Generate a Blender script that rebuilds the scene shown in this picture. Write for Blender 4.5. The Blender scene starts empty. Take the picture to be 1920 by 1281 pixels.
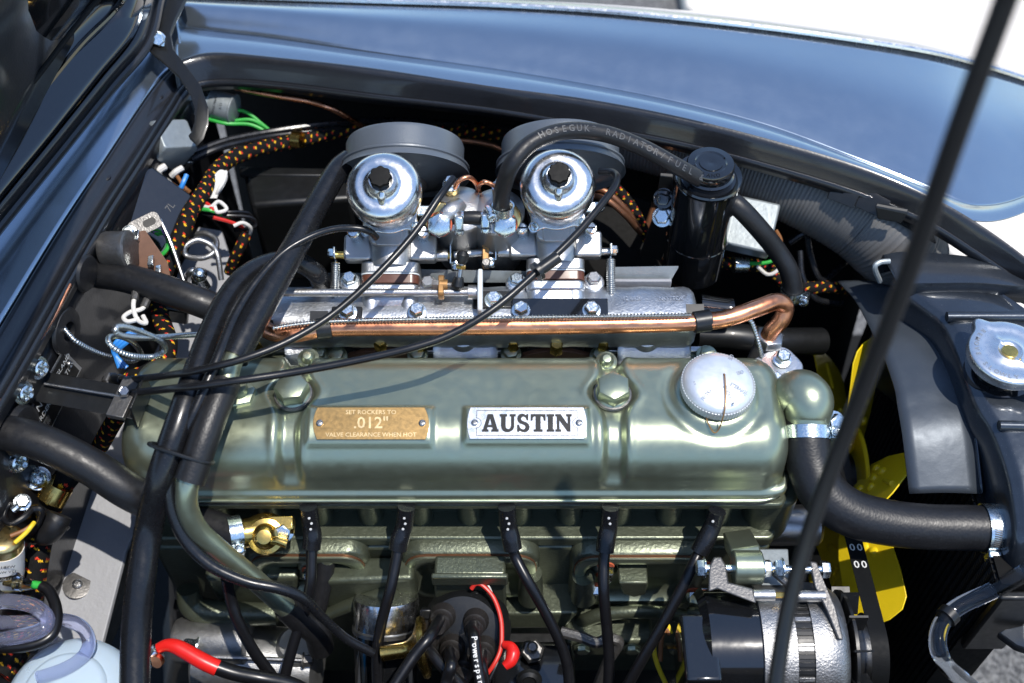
import bpy, bmesh, math, random
from mathutils import Vector, Matrix
from mathutils.bvhtree import BVHTree
random.seed(7)
SC = bpy.context.scene
COL = SC.collection
rad = math.radians
V = Vector

# ---------------------------------------------------------------- camera
LENS, PITCH, DIST, Z0 = 40.0, 52.0, 1.16, 0.80      # Z0: height of the rocker cover top above the ground
PW, PH = 1920, 1281
FPX = PW * LENS / 36.0
_c, _s = math.cos(rad(PITCH)), math.sin(rad(PITCH))
CAM = V((0, -DIST * _c, Z0 + DIST * _s))
FWD, UPV = V((0, _c, -_s)), V((0, _s, _c))
cd = bpy.data.cameras.new('camera'); cam = bpy.data.objects.new('camera', cd); COL.objects.link(cam)
cam.location = CAM; cam.rotation_euler = (rad(90 - PITCH), 0, 0)
cd.lens = LENS; cd.sensor_width = 36; cd.clip_start = 0.02; cd.clip_end = 400
cd.dof.use_dof = True; cd.dof.focus_distance = 1.15; cd.dof.aperture_fstop = 3.6
SC.camera = cam

# ---------------------------------------------------------------- sky, sun, exposure
SUN_DIR = V((0.24, -0.17, 0.92)).normalized()          # towards the sun
w = bpy.data.worlds.new('World'); SC.world = w; w.use_nodes = True
nt = w.node_tree
sky = nt.nodes.new('ShaderNodeTexSky'); sky.sky_type = 'NISHITA'; sky.sun_disc = False
sky.sun_elevation = math.asin(SUN_DIR.z); sky.sun_rotation = math.atan2(SUN_DIR.x, SUN_DIR.y)
sky.air_density = 1.0; sky.dust_density = 0.3; sky.ozone_density = 2.5
nt.nodes['Background'].inputs['Strength'].default_value = 0.15
nt.links.new(sky.outputs[0], nt.nodes['Background'].inputs['Color'])
sl = bpy.data.lights.new('sun', 'SUN'); sl.energy = 2.9; sl.angle = rad(0.5); sl.color = (1.0, 0.95, 0.88)
so = bpy.data.objects.new('sun', sl); COL.objects.link(so)
so.rotation_euler = SUN_DIR.to_track_quat('Z', 'Y').to_euler(); so.location = (0.3, 0, 3)
vs = SC.view_settings
vs.view_transform = 'Standard'; vs.look = 'None'; vs.gamma = 1.0; vs.use_curve_mapping = False
vs.exposure = 0.74
try:
    SC.cycles.max_bounces = 8; SC.cycles.use_denoising = True
    SC.cycles.sample_clamp_indirect = 6.0
except Exception: pass

# ---------------------------------------------------------------- photo pixel -> place in the engine bay
def ray(u, v):
    return V(((u - 960) / FPX, 0, 0)) + FWD - UPV * ((v - 640.5) / FPX)
def P(u, v, h):                       # on the level h (metres above the rocker cover top)
    d = ray(u, v); s = (Z0 + h - CAM.z) / d.z
    return CAM + d * s
def PY(u, v, y):
    d = ray(u, v); return CAM + d * ((y - CAM.y) / d.y)
def PX(u, v, x):
    d = ray(u, v); return CAM + d * (x / d.x)
def PN(u, v, o, n):                   # on the plane through o with normal n
    d = ray(u, v); return CAM + d * ((o - CAM).dot(n) / d.dot(n))
def mpp(p): return (p - CAM).dot(FWD) / FPX          # metres per photo pixel at p

# ---------------------------------------------------------------- mesh building
def catmull(pts, res):
    n = len(pts); out = []
    if n == 2: return [pts[0].lerp(pts[1], i / res) for i in range(res + 1)]
    for i in range(n - 1):
        p1, p2 = pts[i], pts[i + 1]
        p0 = pts[i - 1] if i else p1 * 2 - p2
        p3 = pts[i + 2] if i + 2 < n else p2 * 2 - p1
        for k in range(res):
            t = k / res
            out.append(0.5 * ((2 * p1) + (p2 - p0) * t + (2 * p0 - 5 * p1 + 4 * p2 - p3) * t * t + (3 * p1 - p0 - 3 * p2 + p3) * t ** 3))
    out.append(pts[-1].copy()); return out

def lerp_list(vals, n, m):            # n control values -> m samples
    out = []
    for i in range(m):
        x = i / (m - 1) * (n - 1); k = min(int(x), n - 2); out.append(vals[k] + (vals[k + 1] - vals[k]) * (x - k))
    return out

def basis(n, ref=None):
    n = n.normalized()
    r = ref if ref is not None else (V((0, 0, 1)) if abs(n.z) < 0.9 else V((0, 1, 0)))
    x = r.cross(n)
    if x.length < 1e-6: x = V((1, 0, 0)).cross(n)
    x.normalize(); return x, n.cross(x), n

class MB:
    def __init__(s): s.v = []; s.f = []; s.uv = {}
    def tube(s, pts, r, n=12, res=6, caps=True, ring=None):
        """ring=(pitch, depth): corrugation"""
        m = len(pts); pp = catmull(pts, res)
        rr = lerp_list(r, m, len(pp)) if isinstance(r, (list, tuple)) else [r] * len(pp)
        if ring:
            # resample evenly
            L = [0]
            for a, b in zip(pp, pp[1:]): L.append(L[-1] + (b - a).length)
            k = int(L[-1] / ring[0] * 4) + 2; q = []; q2 = []; j = 0
            for i in range(k):
                t = L[-1] * i / (k - 1)
                while j < len(pp) - 2 and L[j + 1] < t: j += 1
                a = (t - L[j]) / max(1e-9, L[j + 1] - L[j])
                q.append(pp[j].lerp(pp[j + 1], a)); q2.append(rr[j] + (rr[j + 1] - rr[j]) * a - (ring[1] if i % 4 in (0,) else ring[1] * .5 if i % 2 else 0))
            pp, rr = q, q2
        b0 = len(s.v); t0 = (pp[1] - pp[0]).normalized(); x, y, _ = basis(t0); L = 0
        for i, p in enumerate(pp):
            t = (pp[min(i + 1, len(pp) - 1)] - pp[max(i - 1, 0)]).normalized()
            x = (x - t * x.dot(t)).normalized(); y = t.cross(x)
            if i: L += (p - pp[i - 1]).length
            for k in range(n):
                a = 2 * math.pi * k / n
                s.uv[len(s.v)] = (L, k / n); s.v.append(p + (x * math.cos(a) + y * math.sin(a)) * rr[i])
        for i in range(len(pp) - 1):
            for k in range(n):
                a, b = b0 + i * n + k, b0 + i * n + (k + 1) % n
                s.f.append((a, b, b + n, a + n))
        if caps:
            s.f.append(tuple(b0 + k for k in range(n))[::-1]); e = b0 + (len(pp) - 1) * n
            s.f.append(tuple(e + k for k in range(n)))
        return pp
    def lathe(s, c, axis, prof, n=32, ref=None, ex=1.0, ey=1.0):
        x, y, z = basis(axis, ref); rings = []
        for r, t in prof:
            if r < 1e-7: rings.append([len(s.v)]); s.v.append(c + z * t)
            else:
                rings.append(list(range(len(s.v), len(s.v) + n)))
                for k in range(n):
                    a = 2 * math.pi * k / n
                    s.v.append(c + z * t + x * (r * ex * math.cos(a)) + y * (r * ey * math.sin(a)))
        for A, B in zip(rings, rings[1:]):
            for k in range(n):
                a0, a1 = A[k % len(A)], A[(k + 1) % len(A)]; b0, b1 = B[k % len(B)], B[(k + 1) % len(B)]
                if len(A) == 1 and len(B) == 1: continue
                if len(A) == 1: s.f.append((a0, b1, b0))
                elif len(B) == 1: s.f.append((a0, a1, b0))
                else: s.f.append((a0, a1, b1, b0))
        if len(rings[0]) > 1: s.f.append(tuple(rings[0][::-1]))
        if len(rings[-1]) > 1: s.f.append(tuple(rings[-1]))
    def box(s, c, ax, ay, az):         # half-extent vectors
        b = len(s.v)
        for k in (-1, 1):
            for j in (-1, 1):
                for i in (-1, 1): s.v.append(c + ax * i + ay * j + az * k)
        for q in ((0, 2, 3, 1), (4, 5, 7, 6), (0, 1, 5, 4), (2, 6, 7, 3), (0, 4, 6, 2), (1, 3, 7, 5)): s.f.append(tuple(b + i for i in q))
    def prism(s, pts, d):              # polygon (3-D points) extruded along d
        b = len(s.v); n = len(pts)
        s.v += [p.copy() for p in pts] + [p + d for p in pts]
        s.f.append(tuple(range(b, b + n))[::-1]); s.f.append(tuple(range(b + n, b + 2 * n)))
        for k in range(n): s.f.append((b + k, b + (k + 1) % n, b + n + (k + 1) % n, b + n + k))
    def grid(s, rows, wrap=False):
        b = len(s.v); m = len(rows[0])
        for r in rows: s.v += [p.copy() for p in r]
        for i in range(len(rows) - 1):
            for k in range(m if wrap else m - 1):
                a, c = b + i * m + k, b + i * m + (k + 1) % m
                s.f.append((a, c, c + m, a + m))
    def raw(s, vs_, fs_):
        b = len(s.v); s.v += list(vs_); s.f += [tuple(b + i for i in f) for f in fs_]
    def screw(s, c, nrm, r, h, n=20, rot=0.4, slot=False):
        x, y, z = basis(nrm); x, y = x * math.cos(rot) + y * math.sin(rot), y * math.cos(rot) - x * math.sin(rot)
        rings = []
        for rr, t in ((1, -.2), (1, .45), (.93, .75), (.78, .9), (.66, .97), (.5, 1), (.34, 1.02), (.17, 1.03)):
            row = []
            for k in range(n):
                a = 2 * math.pi * k / n; px_, py_ = rr * math.cos(a), rr * math.sin(a); q = t
                if rr < .8:
                    if slot: inside = abs(py_) < .15
                    else: inside = (abs(px_) < .16 or abs(py_) < .16) and rr < .7
                    if inside: q = t - .5
                row.append(len(s.v)); s.v.append(c + x * (px_ * r) + y * (py_ * r) + z * (q * h))
            rings.append(row)
        for A, B in zip(rings, rings[1:]):
            for k in range(n): s.f.append((A[k], A[(k + 1) % n], B[(k + 1) % n], B[k]))
        s.f.append(tuple(rings[-1]))
    def hexa(s, c, nrm, r, h, rot=0.2, dome=0.15, washer=0):
        if washer:
            s.lathe(c, nrm, [(0, 0), (r * washer, 0), (r * washer, h * .14), (r * 1.02, h * .2)], 24)
            c = c + nrm.normalized() * h * .1
        x, y, z = basis(nrm); b = len(s.v)
        prof = ((1, 0), (1, .9 - dome), (.93, .97 - dome * .4), (.78, 1.0))
        for rr, t in prof:
            for k in range(6):
                a = rot + k * math.pi / 3; s.v.append(c + (x * math.cos(a) + y * math.sin(a)) * r * rr + z * h * t)
        for i in range(3):
            for k in range(6): s.f.append((b + i * 6 + k, b + i * 6 + (k + 1) % 6, b + i * 6 + 6 + (k + 1) % 6, b + i * 6 + 6 + k))
        s.f.append(tuple(b + k for k in range(6))[::-1]); s.f.append(tuple(b + 18 + k for k in range(6)))

WLOC = {}
def finish(name, mb, mat, loc, parent=None, bevel=0, seg=2, angle=34, solid=0, subsurf=0, smooth=True):
    me = bpy.data.meshes.new(name)
    me.from_pydata([tuple(p - loc) for p in mb.v], [], mb.f)
    if mb.uv:
        l = me.uv_layers.new(name='UVMap'); vi = [0] * len(me.loops); me.loops.foreach_get('vertex_index', vi)
        flat = []
        for i in vi: flat += mb.uv.get(i, (0, 0))
        l.data.foreach_set('uv', flat)
    bm = bmesh.new(); bm.from_mesh(me); bmesh.ops.recalc_face_normals(bm, faces=bm.faces); bm.to_mesh(me); bm.free()
    if smooth:
        me.polygons.foreach_set('use_smooth', [True] * len(me.polygons)); me.set_sharp_from_angle(angle=rad(angle))
    me.materials.append(MAT[mat] if isinstance(mat, str) else mat)
    o = bpy.data.objects.new(name, me); COL.objects.link(o)
    if solid:
        m = o.modifiers.new('thickness', 'SOLIDIFY'); m.thickness = solid; m.offset = -1
    if subsurf:
        m = o.modifiers.new('subdivision', 'SUBSURF'); m.levels = subsurf; m.render_levels = subsurf
    if bevel:
        m = o.modifiers.new('bevel', 'BEVEL'); m.width = bevel; m.segments = seg; m.limit_method = 'ANGLE'; m.angle_limit = rad(40); m.harden_normals = False
    WLOC[o.name] = loc.copy()
    if parent is not None:
        o.parent = parent; o.location = loc - WLOC[parent.name]
    else: o.location = loc
    return o
def centre(mb):
    lo = [min(p[i] for p in mb.v) for i in range(3)]; hi = [max(p[i] for p in mb.v) for i in range(3)]
    return V(((lo[0] + hi[0]) / 2, (lo[1] + hi[1]) / 2, (lo[2] + hi[2]) / 2)), lo[2]
def part(parent, name, mb, mat, **k):
    lab = k.pop('label', None); kind = k.pop('kind', None)
    o = finish(name, mb, mat, centre(mb)[0], parent, **k)
    if lab: o['label'] = lab
    if kind: o['kind'] = kind
    return o
def tag(o, label, cat, group=None):
    o['label'] = label; o['category'] = cat
    if group: o['group'] = group
    return o
def solo(name, label, cat, mb, mat, group=None, **k):
    c, z = centre(mb); return tag(finish(name, mb, mat, V((c.x, c.y, z)), **k), label, cat, group)
def thing(name, label, cat, loc, group=None):
    o = bpy.data.objects.new(name, None); o.empty_display_size = 0.02; COL.objects.link(o)
    o.location = loc; WLOC[o.name] = V(loc); return tag(o, label, cat, group)
def struct(name, mb, mat, **k):
    o = finish(name, mb, mat, centre(mb)[0], **k); o['kind'] = 'structure'; return o
def bolt(parent, c, n, r, h, mat='zinc', washer=1.25, rot=0.2, name='bolt'):
    mb = MB(); mb.hexa(c, n, r, h, rot, washer=washer); return part(parent, name, mb, mat, bevel=0)
def screw(parent, c, n, r, h, mat='zinc', slot=False, rot=0.4, washer=0, name='screw'):
    mb = MB(); mb.screw(c, n, r, h, slot=slot, rot=rot)
    if washer: mb.lathe(c - n.normalized() * h * .25, n, [(0, 0), (r * washer, 0), (r * washer, h * .2), (r * .9, h * .3)], 20)
    return part(parent, name, mb, mat)

_tc = {}
def text_mesh(txt, bold=0.0):
    """flat letters of height about 1, lying in xy, centred"""
    key = (txt, bold)
    if key not in _tc:
        c = bpy.data.curves.new('letters', 'FONT'); c.body = txt; c.size = 1.0; c.align_x = 'CENTER'; c.align_y = 'CENTER'; c.resolution_u = 2
        c.offset = bold
        o = bpy.data.objects.new('letters', c); COL.objects.link(o)
        dg = bpy.context.evaluated_depsgraph_get(); me = bpy.data.meshes.new_from_object(o.evaluated_get(dg))
        _tc[key] = ([v.co.copy() for v in me.vertices], [tuple(p.vertices) for p in me.polygons])
        bpy.data.objects.remove(o); bpy.data.curves.remove(c); bpy.data.meshes.remove(me)
    return _tc[key]
def put_text(mb, txt, c, ex, ey, size, bold=0.0, squeeze=1.0, lift=0.0):
    vs_, fs_ = text_mesh(txt, bold); ex = ex.normalized(); ey = ey.normalized(); n = ex.cross(ey)
    mb.raw([c + ex * (p.x * size * squeeze) + ey * (p.y * size) + n * lift for p in vs_], fs_)
def text_on_path(mb, txt, pp, r, start, adv, size, bold=0.0, flip=False, squeeze=1.0, lift=0.0003, side=0.0):
    L = [0]
    for a, b in zip(pp, pp[1:]): L.append(L[-1] + (b - a).length)
    j = 0
    for i, ch in enumerate(txt):
        if ch == ' ': continue
        t = start + adv * i
        if t > L[-1]: break
        j = max(k for k in range(len(L)) if L[k] <= t); j = min(j, len(pp) - 2)
        p = pp[j].lerp(pp[j + 1], (t - L[j]) / max(1e-9, L[j + 1] - L[j])); d = (pp[j + 1] - pp[j]).normalized()
        n = (CAM - p).normalized(); n = (n - d * n.dot(d)).normalized(); y = n.cross(d)
        n = (n * math.cos(side) + y * math.sin(side)).normalized(); y = n.cross(d)
        if flip: d, y = -d, -y
        put_text(mb, ch, p + n * (r + lift), d, y, size, bold, squeeze)

# ---------------------------------------------------------------- materials
MAT = {}
def M(name, col, metal=0.0, rough=0.5, var=0.12, vs_=60, bump=0.0, bs=400, coat=0.0, coat_r=0.05, rvar=0.1, trans=0.0, spec=0.5, alpha=1.0, sheen=0, dust=0.0, ior=1.45, flake=0.0):
    m = bpy.data.materials.new(name); m.use_nodes = True; t = m.node_tree; b = t.nodes['Principled BSDF']; N = t.nodes.new; Lk = t.links.new
    tc = N('ShaderNodeTexCoord'); nz = N('ShaderNodeTexNoise'); nz.inputs['Scale'].default_value = vs_; nz.inputs['Detail'].default_value = 6; nz.inputs['Roughness'].default_value = .65
    Lk(tc.outputs['Object'], nz.inputs['Vector'])
    mx = N('ShaderNodeMix'); mx.data_type = 'RGBA'
    mx.inputs['A'].default_value = (*[c * (1 - var) for c in col], 1); mx.inputs['B'].default_value = (*[min(1, c * (1 + var)) for c in col], 1)
    Lk(nz.outputs['Fac'], mx.inputs['Factor'])
    out = mx.outputs['Result']
    if dust:
        n2 = N('ShaderNodeTexNoise'); n2.inputs['Scale'].default_value = 900; n2.inputs['Detail'].default_value = 3; Lk(tc.outputs['Object'], n2.inputs['Vector'])
        cr = N('ShaderNodeValToRGB'); cr.color_ramp.elements[0].position = .66; cr.color_ramp.elements[1].position = .76
        cr.color_ramp.elements[1].color = (dust, dust, dust, 1); Lk(n2.outputs['Fac'], cr.inputs['Fac'])
        m2 = N('ShaderNodeMix'); m2.data_type = 'RGBA'; m2.inputs['B'].default_value = (.45, .44, .42, 1)
        Lk(cr.outputs['Color'], m2.inputs['Factor']); Lk(out, m2.inputs['A']); out = m2.outputs['Result']
    Lk(out, b.inputs['Base Color'])
    mr = N('ShaderNodeMapRange'); mr.inputs['From Min'].default_value = .3; mr.inputs['From Max'].default_value = .7
    mr.inputs['To Min'].default_value = max(.01, rough - rvar * rough); mr.inputs['To Max'].default_value = min(1, rough + rvar * rough + .02)
    n3 = N('ShaderNodeTexNoise'); n3.inputs['Scale'].default_value = vs_ * 2.3; n3.inputs['Detail'].default_value = 5; Lk(tc.outputs['Object'], n3.inputs['Vector'])
    Lk(n3.outputs['Fac'], mr.inputs['Value']); Lk(mr.outputs['Result'], b.inputs['Roughness'])
    b.inputs['Metallic'].default_value = metal; b.inputs['Coat Weight'].default_value = coat; b.inputs['Coat Roughness'].default_value = coat_r
    b.inputs['Specular IOR Level'].default_value = spec; b.inputs['Transmission Weight'].default_value = trans; b.inputs['Alpha'].default_value = alpha; b.inputs['IOR'].default_value = ior
    if bump or flake:
        nb = N('ShaderNodeTexNoise'); nb.inputs['Scale'].default_value = bs; nb.inputs['Detail'].default_value = 4; Lk(tc.outputs['Object'], nb.inputs['Vector'])
        bp = N('ShaderNodeBump'); bp.inputs['Strength'].default_value = 1.0; bp.inputs['Distance'].default_value = bump; Lk(nb.outputs['Fac'], bp.inputs['Height'])
        Lk(bp.outputs['Normal'], b.inputs['Normal'])
    MAT[name] = m; return m
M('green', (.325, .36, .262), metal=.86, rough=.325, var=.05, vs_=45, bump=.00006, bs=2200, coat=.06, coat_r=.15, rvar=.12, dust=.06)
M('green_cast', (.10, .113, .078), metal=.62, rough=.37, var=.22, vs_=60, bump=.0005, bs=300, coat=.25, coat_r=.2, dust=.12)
M('body_paint', (.29, .345, .405), metal=.92, rough=.22, var=.05, vs_=20, coat=1.0, coat_r=.02)
M('body_inner', (.014, .015, .018), metal=.2, rough=.34, var=.2, vs_=30, bump=.0002, bs=300, coat=.5, coat_r=.1, dust=.10)
M('black_gloss', (.006, .0065, .0075), rough=.12, coat=1.0, coat_r=.03, var=.2, dust=.08)
M('black_satin', (.007, .0075, .008), rough=.38, var=.25, coat=.1, dust=.08)
M('black_matt', (.012, .012, .012), rough=.75, spec=.12, var=.3, vs_=90, bump=.0002, bs=500)
M('rad_black', (.036, .044, .056), rough=.30, metal=.6, var=.3, vs_=50, coat=.8, coat_r=.1, bump=.0002, bs=120, dust=.3)
M('rubber', (.009, .009, .010), rough=.44, var=.3, vs_=80, bump=.00012, bs=500, dust=.10, rvar=.2)
M('rubber_smooth', (.008, .0085, .010), rough=.27, var=.25, vs_=60, dust=.10, rvar=.25)
M('cable', (.006, .006, .007), rough=.3, var=.2, dust=.06)
M('cast_alu', (.54, .56, .585), metal=.95, rough=.38, var=.15, vs_=70, bump=.0004, bs=420)
M('alu', (.44, .44, .435), metal=.95, rough=.40, var=.15, vs_=80, bump=.0003, bs=700)
M('polished', (.70, .70, .695), metal=1.0, rough=.23, var=.08, vs_=60, bump=.00008, bs=300, rvar=.3)
M('alternator_alu', (.30, .30, .30), metal=.95, rough=.42, var=.2, vs_=90, bump=.0006, bs=500)
M('knob', (.005, .005, .005), rough=.5, spec=.15)
M('cap_alu', (.74, .75, .76), metal=.7, rough=.42, var=.06, vs_=60, bump=.0001, bs=400)
M('collar_sheet', (.055, .066, .08), metal=.4, rough=.40, var=.15, vs_=25, bump=.0003, bs=60, dust=.12)
M('boot_rubber', (.016, .014, .013), rough=.5, var=.3, dust=.28)
M('fin', (.03, .03, .031), rough=.5, spec=.35, metal=.3)
M('etch', (.74, .56, .30), metal=.8, rough=.35)
M('zinc', (.66, .72, .74), metal=1.0, rough=.24, var=.18, vs_=200, rvar=.4)
M('steel', (.42, .42, .42), metal=1.0, rough=.34, var=.25, vs_=150, bump=.0002, bs=600)
M('dark_steel', (.16, .155, .15), metal=.8, rough=.42, var=.35, vs_=120, bump=.0004, bs=400)
M('brass', (.62, .42, .12), metal=1.0, rough=.24, var=.2, vs_=150)
M('gold', (.70, .52, .22), metal=1.0, rough=.3, var=.2, vs_=150)
M('rusty', (.36, .20, .08), metal=.7, rough=.5, var=.4, vs_=250)
M('plate_gold', (.46, .29, .115), metal=.95, rough=.32, var=.10, vs_=120)
M('plate_silver', (.66, .68, .70), metal=.95, rough=.28, var=.06, vs_=100)
M('copper', (.80, .34, .18), metal=1.0, rough=.30, var=.12, vs_=30, bump=.00003, bs=150, rvar=.4)
M('copper_dull', (.34, .16, .09), metal=.85, rough=.42, var=.3, vs_=120)
M('filter_grey', (.105, .12, .137), rough=.40, metal=.25, var=.08, bump=.0002, bs=900, coat=.3, coat_r=.3)
M('yellow', (.80, .58, .012), rough=.38, var=.12, vs_=40, bump=.0002, bs=300, coat=.25, dust=.1)
M('red', (.62, .015, .012), rough=.32, var=.12)
M('red_wire', (.55, .03, .02), rough=.35)
M('white_wire', (.62, .60, .56), rough=.45)
M('green_wire', (.03, .36, .05), rough=.4)
M('blue_wire', (.03, .22, .62), rough=.4)
M('brown_wire', (.22, .09, .03), rough=.45)
M('yellow_wire', (.75, .55, .03), rough=.4)
M('purple_wire', (.25, .06, .35), rough=.4)
M('grey_panel', (.31, .315, .33), rough=.62, metal=.25, var=.12, vs_=25, bump=.0005, bs=160, dust=.2)
M('relay_grey', (.27, .30, .31), metal=.5, rough=.46, var=.3, vs_=60, bump=.0003, bs=200)
M('nylon', (.62, .66, .66), rough=.4, var=.1)
M('brown_board', (.15, .075, .045), rough=.55, var=.35, vs_=120)
M('duct', (.10, .098, .095), rough=.55, var=.2, dust=.3)
M('belt', (.006, .0065, .007), rough=.55, spec=.12, var=.25, bump=.0002, bs=900)
M('core', (.007, .007, .007), rough=.6, spec=.1, var=.3)
M('label_white', (.72, .72, .70), rough=.4, var=.03)
M('ink', (.006, .006, .006), rough=.35, var=.1)
M('ink_white', (.60, .60, .58), rough=.5, var=.1)
M('ink_grey', (.06, .062, .065), rough=.5, var=.1)
M('clear_tube', (.86, .92, 1.0), rough=.02, trans=1.0, var=.03, ior=1.35)
M('clear_blue', (.72, .76, 1.0), rough=.04, trans=.93, var=.03, ior=1.3)
M('bottle', (.62, .76, .86), rough=.30, trans=.35, var=.08, vs_=30)
M('water_blue', (.05, .30, .62), rough=.25, var=.1)
M('label_blue', (.01, .22, .60), rough=.35)
M('concrete', (.70, .64, .56), rough=.85, var=.12, vs_=4)
M('resin', (.10, .035, .02), rough=.3, var=.3)
M('red_fibre', (.55, .12, .05), rough=.5)
M('spring', (.55, .56, .55), metal=1, rough=.28, var=.2, vs_=300)

def mat_asphalt():
    m = M('asphalt', (.075, .075, .078), rough=.9, var=.3, vs_=8); t = m.node_tree; b = t.nodes['Principled BSDF']; N = t.nodes.new
    tc = N('ShaderNodeTexCoord'); vo = N('ShaderNodeTexVoronoi'); vo.inputs['Scale'].default_value = 220; t.links.new(tc.outputs['Object'], vo.inputs['Vector'])
    cr = N('ShaderNodeValToRGB'); cr.color_ramp.elements[0].color = (.05, .05, .052, 1); cr.color_ramp.elements[1].color = (.22, .215, .205, 1)
    wn = N('ShaderNodeSeparateColor'); t.links.new(vo.outputs['Color'], wn.inputs[0]); t.links.new(wn.outputs[0], cr.inputs['Fac']); t.links.new(cr.outputs['Color'], b.inputs['Base Color'])
    bp = N('ShaderNodeBump'); bp.inputs['Distance'].default_value = .004; t.links.new(vo.outputs['Distance'], bp.inputs['Height']); t.links.new(bp.outputs['Normal'], b.inputs['Normal'])
mat_asphalt()

def mat_loom():
    """black woven sleeve with yellow and red flecks: runs on the tube's own length / angle coordinates"""
    m = M('loom', (.006, .006, .006), spec=.2, rough=.8, var=.3, vs_=200, bump=.0004, bs=1500); t = m.node_tree; b = t.nodes['Principled BSDF']; N = t.nodes.new; Lk = t.links.new
    uv = N('ShaderNodeUVMap'); sp = N('ShaderNodeSeparateXYZ'); Lk(uv.outputs[0], sp.inputs[0])
    def math_(op, a, b_=None, c=None):
        n = N('ShaderNodeMath'); n.operation = op
        for i, q in enumerate((a, b_, c)):
            if q is None: continue
            if isinstance(q, (int, float)): n.inputs[i].default_value = q
            else: Lk(q, n.inputs[i])
        return n.outputs[0]
    nz = N('ShaderNodeTexNoise'); nz.inputs['Scale'].default_value = 90; Lk(uv.outputs[0], nz.inputs['Vector'])
    wob = math_('MULTIPLY', math_('SUBTRACT', nz.outputs['Fac'], .5), .5)
    L = math_('ADD', math_('DIVIDE', sp.outputs[0], .0095), wob)
    A = sp.outputs[1]
    def fleck(off, w_l, w_a, turns):
        l = math_('FRACT', math_('ADD', L, off)); cell = math_('FLOOR', math_('ADD', L, off))
        ang = math_('ADD', math_('ADD', math_('MULTIPLY', A, 5.0), math_('MULTIPLY', cell, .37 + turns)), math_('MULTIPLY', l, .7))
        a = math_('FRACT', ang)
        dl = math_('DIVIDE', math_('ABSOLUTE', math_('SUBTRACT', l, .5)), w_l); da = math_('DIVIDE', math_('ABSOLUTE', math_('SUBTRACT', a, .5)), w_a)
        return math_('LESS_THAN', math_('ADD', math_('MULTIPLY', dl, dl), math_('MULTIPLY', da, da)), 1.0)
    base = b.inputs['Base Color'].links[0].from_socket
    f1, f2 = fleck(0, .11, .17, 0), fleck(.2, .09, .15, .06)
    m1 = N('ShaderNodeMix'); m1.data_type = 'RGBA'; Lk(f1, m1.inputs['Factor']); Lk(base, m1.inputs['A']); m1.inputs['B'].default_value = (.72, .42, .02, 1)
    m2 = N('ShaderNodeMix'); m2.data_type = 'RGBA'; Lk(f2, m2.inputs['Factor']); Lk(m1.outputs['Result'], m2.inputs['A']); m2.inputs['B'].default_value = (.62, .045, .02, 1)
    Lk(m2.outputs['Result'], b.inputs['Base Color'])
mat_loom()
def mat_braid():
    """rubber hose with a fine cloth weave showing through"""
    m = M('hose_weave', (.010, .010, .011), rough=.42, var=.25, vs_=80, dust=.08); t = m.node_tree; b = t.nodes['Principled BSDF']; N = t.nodes.new
    uv = N('ShaderNodeUVMap'); mp = N('ShaderNodeMapping'); mp.inputs['Scale'].default_value = (420, 44, 1); t.links.new(uv.outputs[0], mp.inputs[0])
    ck = N('ShaderNodeTexVoronoi'); ck.inputs['Scale'].default_value = 1.0; t.links.new(mp.outputs[0], ck.inputs['Vector'])
    bp = N('ShaderNodeBump'); bp.inputs['Distance'].default_value = .00022; bp.inputs['Strength'].default_value = .6; t.links.new(ck.outputs['Distance'], bp.inputs['Height']); t.links.new(bp.outputs['Normal'], b.inputs['Normal'])
mat_braid()
def mat_brushed(name, src):
    m = MAT[src].copy(); m.name = name; t = m.node_tree; b = t.nodes['Principled BSDF']; N = t.nodes.new
    tc = N('ShaderNodeTexCoord'); mp = N('ShaderNodeMapping'); mp.inputs['Scale'].default_value = (30, 3000, 3000); t.links.new(tc.outputs['Object'], mp.inputs[0])
    nz = N('ShaderNodeTexNoise'); nz.inputs['Scale'].default_value = 1; nz.inputs['Detail'].default_value = 3; t.links.new(mp.outputs[0], nz.inputs['Vector'])
    bp = N('ShaderNodeBump'); bp.inputs['Distance'].default_value = .00004; t.links.new(nz.outputs['Fac'], bp.inputs['Height']); t.links.new(bp.outputs['Normal'], b.inputs['Normal'])
    MAT[name] = m
mat_brushed('brushed_gold', 'plate_gold'); mat_brushed('brushed_silver', 'plate_silver')
def tint_mix(name, src, col2, scale, lo, hi):
    """src with irregular patches of a second colour (wear, dirt, tarnish)"""
    m = MAT[src].copy(); m.name = name; t = m.node_tree; b = t.nodes['Principled BSDF']; N = t.nodes.new
    tc = N('ShaderNodeTexCoord'); nz = N('ShaderNodeTexNoise'); nz.inputs['Scale'].default_value = scale; nz.inputs['Detail'].default_value = 7; t.links.new(tc.outputs['Object'], nz.inputs['Vector'])
    cr = N('ShaderNodeValToRGB'); cr.color_ramp.elements[0].position = lo; cr.color_ramp.elements[1].position = hi; t.links.new(nz.outputs['Fac'], cr.inputs['Fac'])
    mx = N('ShaderNodeMix'); mx.data_type = 'RGBA'; t.links.new(cr.outputs['Color'], mx.inputs['Factor']); t.links.new(b.inputs['Base Color'].links[0].from_socket, mx.inputs['A'])
    mx.inputs['B'].default_value = (*col2, 1); t.links.new(mx.outputs['Result'], b.inputs['Base Color']); MAT[name] = m
tint_mix('copper_pipe', 'copper', (.42, .17, .09), 35, .45, .7)
tint_mix('manifold_alu', 'cast_alu', (.36, .37, .38), 22, .5, .75)

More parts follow.
